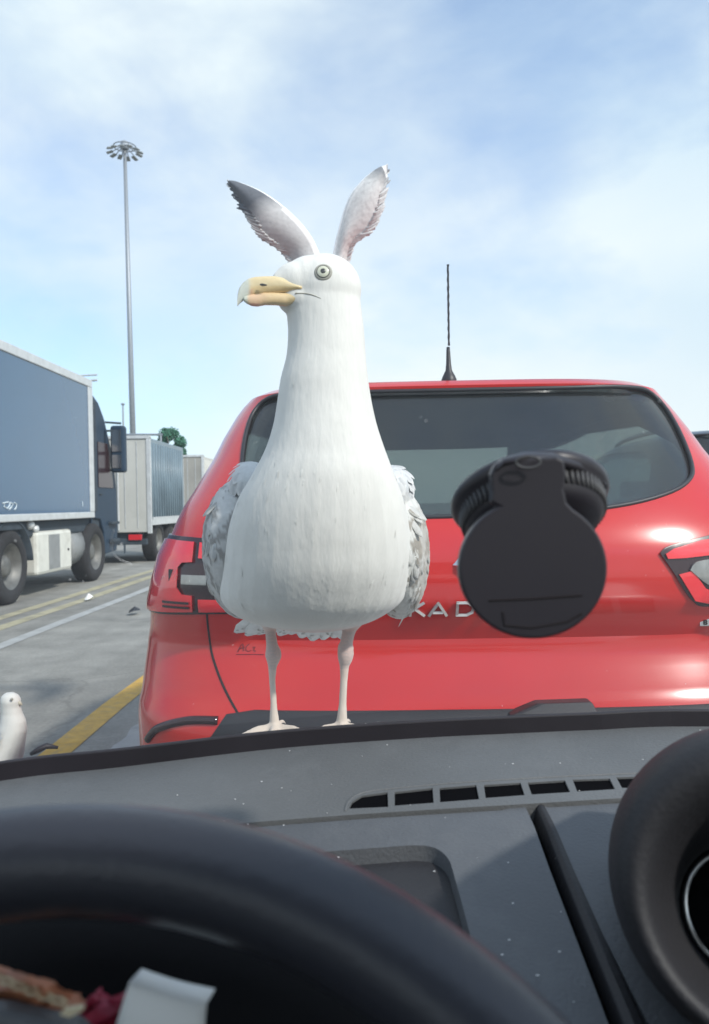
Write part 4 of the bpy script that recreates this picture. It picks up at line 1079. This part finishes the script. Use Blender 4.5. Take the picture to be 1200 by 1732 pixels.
for i in range(70):
    t = i / 70; s_ = P(10 - 38 * rnd.random() - 10 * t, 1238 + 30 * t, SY - .06 - .02 * t); g = rnd.uniform(.9, 1.1)
    blade(pt, s_, Vector((-1, .1, -.55)), Vector((.1, -1, .3)), .06 + .05 * t, .022, (.42 * g, .45 * g, .47 * g), (.36 * g, .38 * g, .40 * g), (.6, .6, .58), .2, 4)
pobj(pt, 'wing', M['feather'], g2)
# scraps of litter lying on the lane
for (a, b, lab) in ((150, 1016, 'white scrap of litter with a dark edge on the lane near the lorry'), (228, 1040, 'dark scrap of litter on the lane close to the red car lamp')):
    d = ray(a, b); p = CAM + d * (-CAM.z / d.z); bm = bmesh.new(); s_ = .07
    vs = [bm.verts.new(p + Vector((math.cos(k) * s_ * rnd.uniform(.5, 1.1), math.sin(k) * s_ * 1.6, .012 + rnd.uniform(0, .05)))) for k in (0, 1, 2, 3, 4, 5)]
    c0 = bm.verts.new(p + Vector((0, 0, .10)))
    for k in range(6): bm.faces.new((vs[k], vs[(k + 1) % 6], c0))
    tag(obj('litter', bm, M['paper'] if a == 150 else M['blackplastic']), lab, 'litter')

# ================================================================== OUR CAR: dashboard, windscreen, wheel, bonnet
own = empty('car_cabin', (.25, .3, 0)); tag(own, 'inside of the car we look out of: grey dashboard, windscreen and black steering wheel', 'car')
D0 = Vector((0, .85, 1.005)); DN = Vector((0, -.16, 1)).normalized()
def DP(px, py, up=0.0):
    return on_plane(px, py, D0 + DN * up, DN)
def dz(y): return 1.005 + (y - .85) * .16
arc_px = [(0, 1320), (200, 1297), (460, 1266), (700, 1248), (860, 1240), (1000, 1234), (1200, 1228)]
arc = [DP(*a) for a in arc_px]
d0 = arc[1] - arc[0]; left = arc[0] - Vector((.42, .42 * .42, 0)) ; left.z = dz(left.y); mid = arc[0] - Vector((.20, .20 * .38, 0)); mid.z = dz(mid.y)
r1_ = Vector((.70, arc[-1].y - .03, 0)); r1_.z = dz(r1_.y); r2_ = Vector((1.05, arc[-1].y - .17, 0)); r2_.z = dz(r2_.y)
arc = smoothcurve([left, mid] + arc + [r1_, r2_], 60)
back = .50
poly = arc + [Vector((1.05, back, dz(back))), Vector((-.8, back, dz(back)))]
def dash_slab(poly, up, thick, m):
    return tmp(prism([p + DN * up for p in poly], Vector((0, 0, -thick))), m)
# seam splits upper pad and lower panels
seam_px = [(-400, 1500), (0, 1436), (330, 1400), (600, 1378), (890, 1360), (1150, 1345), (1500, 1330)]
seam_ = smoothcurve([DP(*a) for a in seam_px], 40)
upper = arc + [Vector((1.05, seam_[-1].y, dz(seam_[-1].y)))] + seam_[::-1] + [Vector((-.8, seam_[0].y, dz(seam_[0].y)))]
up_o = dash_slab(upper, 0, .09, M['dash'])
slots = [[(590, 1368), (596, 1356), (612, 1346), (656, 1340), (657, 1365)], [(668, 1340), (732, 1333), (734, 1358), (668, 1363)], [(744, 1333), (806, 1328), (811, 1352), (745, 1357)],
         [(819, 1328), (881, 1324), (888, 1345), (822, 1350)], [(893, 1324), (956, 1320), (965, 1340), (900, 1344)], [(969, 1319), (1032, 1317), (1041, 1335), (977, 1339)],
         [(1043, 1315), (1112, 1313), (1116, 1331), (1053, 1333)], [(1124, 1312), (1190, 1309), (1196, 1326), (1130, 1329)]]
cut = []
for s in slots:
    cut.append(tmp(prism([DP(*a) + Vector((0, 0, .01)) for a in s], Vector((0, 0, -.075))), M['slot_shade']))
boolean(up_o, cut, solver='FAST'); up_o.name = 'dashboard_top'; up_o.data.name = 'dashboard_top'; attach(up_o, own)
bv = up_o.modifiers.new('b', 'BEVEL'); bv.width = .0022; bv.segments = 2; bv.limit_method = 'ANGLE'; bv.angle_limit = R(50)
# raised lip round the vents
lip = smoothcurve([DP(*a, .0) for a in ((584, 1372), (590, 1356), (610, 1342), (660, 1334), (800, 1322), (960, 1313), (1120, 1306), (1215, 1301))], 40)
bm = bmesh.new(); tube(bm, [p + Vector((0, 0, -.0005)) for p in lip], .0016, 6); obj('vent_lip', bm, M['dash'], own, True)
for s in slots:
    ps = [DP(*a) for a in s]; cc = sum(ps, Vector()) / len(ps)
    obj('vent_slot_shade', prism([cc + (p - cc) * .985 + Vector((0, 0, -.0018)) for p in ps], Vector((0, 0, -.05))), M['slot_shade'], own)  # near-black block just under the surface paints the shade inside the slot
# lower panels, 3 mm under the pad
lowr = seam_[::-1]
gr_l = [(888, 1362), (905, 1400), (930, 1470), (968, 1570), (1010, 1680), (1040, 1760)]
grl = [DP(*a, -.003) for a in gr_l]
off = Vector((.0, -.0035, 0))
sl = [p + Vector((0, -.0025, -.0035)) for p in seam_]
left_seam = [p for p in sl if p.x < grl[0].x - .004]; right_seam = [p for p in sl if p.x > grl[0].x + .016]
yb = .43
pl = left_seam + grl + [Vector((grl[-1].x, yb, dz(yb) - .0035)), Vector((-.8, yb, dz(yb) - .0035))]
grr = [p + Vector((.010 + .003 * i, 0, 0)) for i, p in enumerate(grl)]
pr = [p for p in right_seam[::-1]] + grr + [Vector((grr[-1].x, yb, dz(yb) - .0035)), Vector((1.05, yb, dz(yb) - .0035))]
lowL = tmp(prism(pl, Vector((0, 0, -.08))), M['dash2'])
tray = [(420, 1445), (520, 1437), (640, 1428), (700, 1424), (735, 1428), (758, 1446), (770, 1480), (800, 1590), (830, 1700), (840, 1760), (500, 1760), (300, 1500)]
tp_ = smoothcurve([DP(*a) for a in tray] + [DP(*tray[0])], 60)[:-1]
tbm = bmesh.new(); cc = sum(tp_, Vector()) / len(tp_)
rs_ = [[(c + (p - c) * k) + Vector((0, 0, dzv)) for p in tp_ for c in (cc,)] for k, dzv in ((1.02, .01), (1.0, -.0035), (.975, -.016))]
rings(tbm, rs_); bmesh.ops.recalc_face_normals(tbm, faces=tbm.faces)
boolean(lowL, [tmp(tbm, M['tray'])], solver='FAST'); lowL.name = 'dashboard_panel'; attach(lowL, own)
obj('tray_mat', prism([cc + (p - cc) * .972 + Vector((0, 0, -.0150)) for p in tp_], Vector((0, 0, -.004))), M['tray'], own)
lowR = tmp(prism(pr, Vector((0, 0, -.08))), M['dash2']); lowR.name = 'dashboard_panel'; attach(lowR, own)
for o in (lowL, lowR):
    bv = o.modifiers.new('b', 'BEVEL'); bv.width = .0020; bv.segments = 2; bv.limit_method = 'ANGLE'; bv.angle_limit = R(35)
# rib along the groove
bm = bmesh.new(); rs_ = []
for i, p in enumerate(smoothcurve(grl, 24)):
    wv = .0085 + .004 * i / 24; q_ = p + Vector((.0085, 0, -.002)); rs_.append([q_ + Vector((-.002, 0, -.012)), q_ + Vector((.001, 0, .0015)), q_ + Vector((wv * .5, 0, .0040)), q_ + Vector((wv, 0, .0028)), q_ + Vector((wv + .001, 0, -.012))])
rings(bm, rs_); obj('dashboard_rib', bm, M['dashdark'], own, bevel=.001)
bm = bx(-.8, 1.05, .40, .80, .72, .87); obj('dashboard_base', bm, M['dashdark'], own)
# windscreen seal strip following the arc
bm = bmesh.new(); rs_ = []
for p in arc:
    rs_.append([p + Vector((0, -.002, -.004)), p + Vector((0, .000, .0165)), p + Vector((0, .003, .0178)), p + Vector((0, .009, .0160)), p + Vector((0, .02, -.03))])
rings(bm, rs_); obj('windscreen_seal', bm, M['seal'], own, bevel=.001)
# windscreen: curved sheet raked back from the seal to the roof
bm = bmesh.new(); cols = []
RAKE = math.tan(R(32))
apex = max(p.y for p in arc)
gv = []
for i in range(13):
    t = i / 12; row = []
    for p in arc[::2] + [arc[-1]]:
        y = p.y + .008 - t * (apex + .03) ; z = p.z + .012 + t * (apex + .03) * RAKE + .03 * math.sin(math.pi * t) * .3
        row.append(bm.verts.new((p.x * (1 - .16 * t) + .04 * t, y, z)))
    gv.append(row)
for a, b in zip(gv, gv[1:]):
    for i in range(len(a) - 1): bm.faces.new((a[i], a[i + 1], b[i + 1], b[i]))
wsx = obj('windscreen', bm, M['wscreen'], own, True)
wbm = bmesh.new(); wbm.from_mesh(wsx.data); WV = BVHTree.FromBMesh(wbm); wbm.free()
def onw(px, py):
    h = WV.ray_cast(CAM, ray(px, py).normalized()); return h[0], h[1]
# scratch and dirt flecks on the glass
bm = bmesh.new()
sp_ = []
for a in smoothcurve([(192, 900, 0), (188, 915, 0), (190, 935, 0), (200, 948, 0), (222, 957, 0)], 24):
    h = onw(a[0], a[1])
    if h[0] is not None: sp_.append(h[0] + Vector((0, .001, .001)))
tube(bm, sp_, .00018, 5)
for (a, b, c_, d_) in ((272, 980, 277, 974), (288, 976, 300, 960), (300, 972, 296, 980)):
    p, q_ = onw(a, b)[0], onw(c_, d_)[0]; tube(bm, [p, q_], .00016, 4)
obj('glass_scratch', bm, M['dustfleck'], own)
bm = bmesh.new()
for k in range(46):
    a, b = rnd.uniform(20, 1180), rnd.uniform(640, 1230)
    if k < 8: a, b = ((204, 957), (140, 985), (145, 975), (118, 982), (205, 922), (640, 1222), (850, 1195), (52, 540))[k]
    h = onw(a, b)
    if h[0] is None: continue
    r_ = rnd.uniform(.00010, .00032) * (1.3 if k < 8 else 1); ell(bm, h[0] + Vector((0, .0005, .0005)), r_ * rnd.uniform(1, 2.2), r_, r_, 6)
obj('dirt_flecks', bm, M['dustfleck'], own)
# dust on the dashboard
bm = bmesh.new()
spots = [(490, 1270), (398, 1352), (412, 1360), (477, 1333), (443, 1322), (561, 1327), (655, 1260), (868, 1292), (948, 1291), (1088, 1285), (735, 1474), (573, 1450), (480, 1396), (862, 1590), (868, 1528), (860, 1459), (947, 1610), (850, 1615), (910, 1650), (1040, 1410), (1072, 1376), (1065, 1490), (380, 1388), (1185, 1235), (420, 1394), (300, 1345)]
for a, b in spots + [(rnd.uniform(250, 1180), rnd.uniform(1260, 1700)) for _ in range(22)]:
    big = (a, b) in spots; p = DP(a, b, .0003)
    r_ = rnd.uniform(.0005, .0008) if big else rnd.uniform(.00025, .0005)
    ell(bm, p, r_ * rnd.uniform(1, 1.8), r_, r_ * .5, 6)
obj('dust', bm, M['dustfleck'], own)
# wiper nub at the left foot of the screen
bm = bmesh.new(); a = DP(52, 1298); b = DP(92, 1290); tube(bm, [a + Vector((-.004, .010, .010)), a + Vector((.004, .010, .0145)), (a + b) / 2 + Vector((0, .010, .016)), b + Vector((0, .010, .012))], [.002, .0032, .0032, .0015], 8)
obj('wiper_arm', bm, M['seal'], own, True)
# bonnet outside (below the sight line), the gull's footing; light paint chosen for bounce
fz = min(v.co.z for v in gb.data.vertices); print('foot z', fz)
bm = bmesh.new(); gv = []
for j in range(14):
    row = []
    for i in range(25):
        x = -.55 + 1.6 * i / 24; t = j / 13; yb_ = interp(x, [p.x for p in arc], [p.y for p in arc]) + .021
        y = yb_ + (1.56 - yb_) * t
        z = fz - .0005 - .028 * max(0, (y - .93) / .1) if y < 1.03 else fz - .0285 - .26 * (y - 1.03) - .5 * max(0, y - 1.4) ** 1.5 * 2
        z -= .10 * abs((x - .25) / .85) ** 3
        row.append(bm.verts.new((x, y, z)))
    gv.append(row)
for a, b in zip(gv, gv[1:]):
    for i in range(24): bm.faces.new((a[i], a[i + 1], b[i + 1], b[i]))
o = obj('bonnet', bm, M['silver_bounce'], own, True); md = o.modifiers.new('s', 'SOLIDIFY'); md.thickness = .03; md.offset = -1
# roof and sides round the camera: they shade the cabin
bm = bmesh.new()
box(bm, -.62, 1.0, -1.9, -.10, 1.56, 1.60); box(bm, -.80, -.76, -1.9, .5, .3, 1.02); box(bm, 1.08, 1.12, -1.9, .5, .3, 1.02); box(bm, -.76, 1.08, -1.94, -1.9, .3, 1.15)
box(bm, -.76, 1.08, -1.9, .4, .28, .32); box(bm, -.2, .3, -.75, -.6, .4, 1.2)
obj('cabin_shell', bm, M['lining'], own)
# steering wheel
WN = Vector((0, -.707, .707)).normalized()      # normal of the wheel plane, towards the driver
wc = Vector((-.103, .115, .983)); RW = .207
u_ = Vector((1, 0, 0)); v_ = WN.cross(u_).normalized()
if v_.z < 0: v_ = -v_
wt = bpy.data.objects.new('steering_wheel', None); C.objects.link(wt); attach(wt, own)
bm = bmesh.new(); rs_ = []
for k in range(96):
    a = 2 * math.pi * k / 96; rd = u_ * math.cos(a) + v_ * math.sin(a); c = wc + rd * RW
    rs_.append([c + (rd * math.cos(t) * .018 + WN * math.sin(t) * .019) for t in [2 * math.pi * j / 20 for j in range(20)]])
rs_.append(rs_[0]); rings(bm, rs_, cap=False); bmesh.ops.remove_doubles(bm, verts=bm.verts, dist=1e-6)
o = obj('rim', bm, M['wheel'], None, True); o.parent = wt
bm = bmesh.new(); ell(bm, wc - WN * .03, .06, .045, .05, 24)
for a in (R(190), R(350), R(270)):
    rd = u_ * math.cos(a) + v_ * math.sin(a); tube(bm, [wc - WN * .03, wc - WN * .02 + rd * (RW * .6), wc + rd * (RW - .005)], [.03, .02, .012], 10)
o = obj('hub', bm, M['slot_shade2'], None, True); o.parent = wt
# instrument hood behind the wheel
ZM = Matrix.Translation(wc) @ WN.to_track_quat('Z', 'Y').to_matrix().to_4x4()
bm = bmesh.new(); lathe(bm, [(.215, -.30), (.222, -.16), (.222, -.085), (.215, -.060), (.19, -.055), (.12, -.062), (.0005, -.065)], ZM, 72); obj('instrument_hood', bm, M['slot_shade2'], own, True)
# round pod at the right, with a chrome ring
pc = P(1308, 1500, .44); ax = (CAM - pc).normalized() + Vector((.10, 0, -.12)); ax.normalize()
M4 = Matrix.Translation(pc) @ ax.to_track_quat('Z', 'Y').to_matrix().to_4x4()
k = .44 / F
def oring(prof, n=72):
    """rings about the pod axis whose centre drifts down and left towards the opening"""
    rs = []
    for r, h, o_ in prof:
        c0 = M4 @ Vector((0, 0, h)); c0 = c0 + Vector((-34 * k * o_, 0, -58 * k * o_)); X_ = M4.to_3x3() @ Vector((1, 0, 0)); Y_ = M4.to_3x3() @ Vector((0, 1, 0))
        rs.append([c0 + (X_ * math.cos(a) + Y_ * math.sin(a)) * r * k for a in [2 * math.pi * q / n for q in range(n)]])
    b_ = bmesh.new(); rings(b_, rs, cap=False); return b_
pod = obj('vent_pod', oring([(262, -.16, 0), (268, -.10, 0), (270, -.05, 0), (268, -.015, 0), (260, .008, 0), (244, .026, .05), (222, .036, .12), (198, .036, .25), (176, .028, .45), (154, .012, .7), (132, -.008, .9), (116, -.022, 1), (112, -.04, 1)]), M['dashdark'], own, True)
o = obj('chrome_ring', oring([(114, -.040, 1), (110, -.030, 1), (102, -.028, 1), (97, -.034, 1), (94, -.048, 1)]), M['chrome'], None, True); o.parent = pod; o.matrix_parent_inverse = Matrix.Identity(4)
M4 = Matrix.Translation(Vector((-34 * k, 0, -58 * k))) @ M4
bm = bmesh.new(); lathe(bm, [(96 * k, -.046), (60 * k, -.040), (.0005, -.038)], M4, 64)
for a_ in (-60, -20, 20, 60): tube(bm, [M4 @ Vector((-70 * k, a_ * k, -.037)), M4 @ Vector((70 * k, a_ * k, -.037))], .0015, 6)
o = obj('vent_face', bm, M['slot_shade2'], None, True); o.parent = pod; o.matrix_parent_inverse = Matrix.Identity(4)

# ================================================================== HOLDER ON THE WINDSCREEN
hs, hn = onw(893, 834)
if hn.dot(CAM - hs) < 0: hn = -hn
print('mount at', hs, hn)
mt = empty('phone_holder', hs); tag(mt, 'black round phone holder stuck on the windscreen in front of the red car', 'phone holder')
k = hs.y / F
M4 = Matrix.Translation(hs) @ (hn).to_track_quat('Z', 'Y').to_matrix().to_4x4()
bm = bmesh.new(); lathe(bm, [(.001, .001), (128 * k, .001), (131 * k, .003), (131 * k, .006), (126 * k, .009), (118 * k, .0115), (114 * k, .020), (100 * k, .026), (60 * k, .030), (.001, .032)], M4, 72)
sc_ = obj('suction_cup', bm, M['mount'], mt, True)
bm = bmesh.new()
for j in range(72):
    a = 2 * math.pi * j / 72; p = M4 @ Vector((119 * k * math.cos(a), 119 * k * math.sin(a), .0105)); q_ = M4 @ Vector((115 * k * math.cos(a), 115 * k * math.sin(a), .0195)); tube(bm, [p, q_], .0012, 5)
o = obj('ribbed_ring', bm, M['mount_rib'], None, True); o.parent = sc_; o.matrix_parent_inverse = Matrix.Identity(4)
DY = hs.y - .055
kk = DY / F
dc = P(903, 962, DY)
fwd = (CAM - dc).normalized()
M5 = Matrix.Translation(dc) @ Matrix(((1, 0, 0, 0), (0, 0, -1, 0), (0, 1, 0, 0), (0, 0, 0, 1)))
# front plate: disc with a neck tab, one outline extruded
op = []
for j in range(64):
    a = R(118) + 2 * math.pi * j / 64 * (304 / 360); op.append((126 * math.cos(a), -119 * math.sin(a)))
nk = [(57, -112), (52, -135), (56, -160), (52, -184), (40, -190), (-48, -186), (-66, -176), (-72, -160), (-70, -132), (-72, -112)]
pts = [P(903 + a, 962 + b, DY) for a, b in op]
pts2 = [P(903 + a, 962 + b, DY) for a, b in nk]
outl = pts + pts2
bm = prism(outl, Vector((0, .010, 0))); obj('front_plate', bm, M['mount'], mt, bevel=.0016, seg=3)
bm = bmesh.new(); a = P(895, 805, DY + .022)
tube(bm, [a, hs + hn * .03, hs + hn * .01], [.010, .016, .020], 18); obj('neck', bm, M['mount'], mt, True)
# top lever curving over to the right
bm = bmesh.new(); rs_ = []
for (px, py, hw_, yy) in ((838, 795, 5, .004), (850, 783, 9, .004), (890, 776, 12, .006), (935, 778, 14, .012), (975, 789, 16, .022), (1008, 805, 13, .034), (1022, 822, 8, .040)):
    c = P(px, py, DY + yy); rs_.append([c + Vector((0, .010 * math.cos(t) + .004, hw_ * kk * math.sin(t))) for t in [2 * math.pi * j / 16 for j in range(16)]])
rings(bm, rs_); obj('lever', bm, M['mount'], mt, True)
bm = bmesh.new(); cc = P(889, 783, DY + .001); rs_ = []
for j in range(29):
    a = 2 * math.pi * j / 28; rs_.append(cc + Vector((.0062 * math.cos(a), -.007 , .0030 * math.sin(a))))
tube(bm, rs_, .0007, 6); obj('release_mark', bm, M['mount_rib'], mt, True)
bm = bmesh.new(); tube(bm, [P(828, 1016, DY - .0003), P(900, 1013, DY - .0003), P(985, 1007, DY - .0003)], .00045, 4); tube(bm, [P(851, 1035, DY - .0003), P(854, 1058, DY - .0003), P(900, 1062, DY - .0003), P(960, 1052, DY - .0003), P(985, 1038, DY - .0003)], .0004, 4)
obj('plate_groove', bm, M['seam'], mt)

# ================================================================== THINGS ON THE LEFT BEHIND THE WHEEL
def crumple(pxs, Y, m, name, label, cat, thick=.01, seed=1, amp=.004):
    rr = random.Random(seed); bm = bmesh.new(); pts = [P(a, b, Y + rr.uniform(-.01, .01)) for a, b in pxs]
    bm = prism(pts, Vector((0, thick * .5, -.002)))
    bmesh.ops.triangulate(bm, faces=bm.faces[:]); bmesh.ops.subdivide_edges(bm, edges=bm.edges[:], cuts=3, use_grid_fill=True)
    for v in bm.verts: v.co += Vector((rr.uniform(-.6, .6), rr.uniform(-1, 1), rr.uniform(-.6, .6))) * amp
    o = obj(name, bm, m); tag(o, label, cat); return o
IY = on_plane(180, 1690, wc - WN * .045, WN).y - .015
bag = empty('snack_bag', P(60, 1700, IY)); tag(bag, 'crumpled brown snack bag with cream printing, lower left corner', 'bag')
b1 = crumple([(-60, 1635), (0, 1648), (40, 1660), (80, 1672), (115, 1690), (140, 1706), (110, 1719), (60, 1712), (20, 1700), (-60, 1680)], IY, M['bag'], 'foil', None, None, .012, 2, .0009); attach(b1, bag)
bm = bmesh.new()
for i in range(110):
    t = i / 110; c = P(-2 + 116 * t, 1657 + 44 * t + (5 if i % 2 else -5) + 1.5 * math.sin(i * .3), IY - .0075)
    s_ = .00028; box(bm, c.x - s_, c.x + s_ * 1.3, c.y, c.y + .0006, c.z - s_ * 1.2, c.z + s_ * 1.2)
o = obj('printed_rows', bm, M['cream'], bag)
bm = prism([P(a, b, IY - .011) for a, b in ((101, 1717), (112, 1709), (138, 1705), (140, 1710), (118, 1722))], Vector((0, .002, 0))); obj('cream_patch', bm, M['cream'], bag)
wr = crumple([(128, 1706), (150, 1700), (158, 1686), (180, 1692), (210, 1688), (214, 1745), (150, 1755), (115, 1742)], IY + .003, M['maroon'], 'wrapper', 'dark red crumpled wrapper between the brown bag and the white paper', 'wrapper', .010, 5, .0022)
bm = bmesh.new(); gv = []
pa = [P(219, 1661, IY), P(350, 1697, IY)]; pb_ = [P(190, 1760, IY - .004), P(348, 1775, IY - .004)]
for j in range(9):
    t = j / 8; row = []
    for i in range(9):
        s_ = i / 8; p = pa[0].lerp(pa[1], s_).lerp(pb_[0].lerp(pb_[1], s_), t); row.append(bm.verts.new(p + Vector((0, -.001 * math.sin(math.pi * s_) - .002 * (1 - (2 * t - 1) ** 2), 0))))
    gv.append(row)
top_row = [bm.verts.new(v.co + Vector((0, .014, -.004))) for v in gv[0]]
gv.insert(0, top_row)
for a, b in zip(gv, gv[1:]):
    for i in range(8): bm.faces.new((a[i], a[i + 1], b[i + 1], b[i]))
o = obj('folded_paper', bm, M['paper'], None, True); tag(o, 'folded blank white paper standing behind the steering wheel', 'paper'); md = o.modifiers.new('s', 'SOLIDIFY'); md.thickness = .0006
bm = prism([P(a, b, IY - .015) for a, b in ((-80, 1712), (0, 1716), (60, 1730), (120, 1744), (150, 1770), (-80, 1800))], Vector((0, .012, -.002)))
o = obj('column_cowl', bm, M['dash2'], own, bevel=.004)
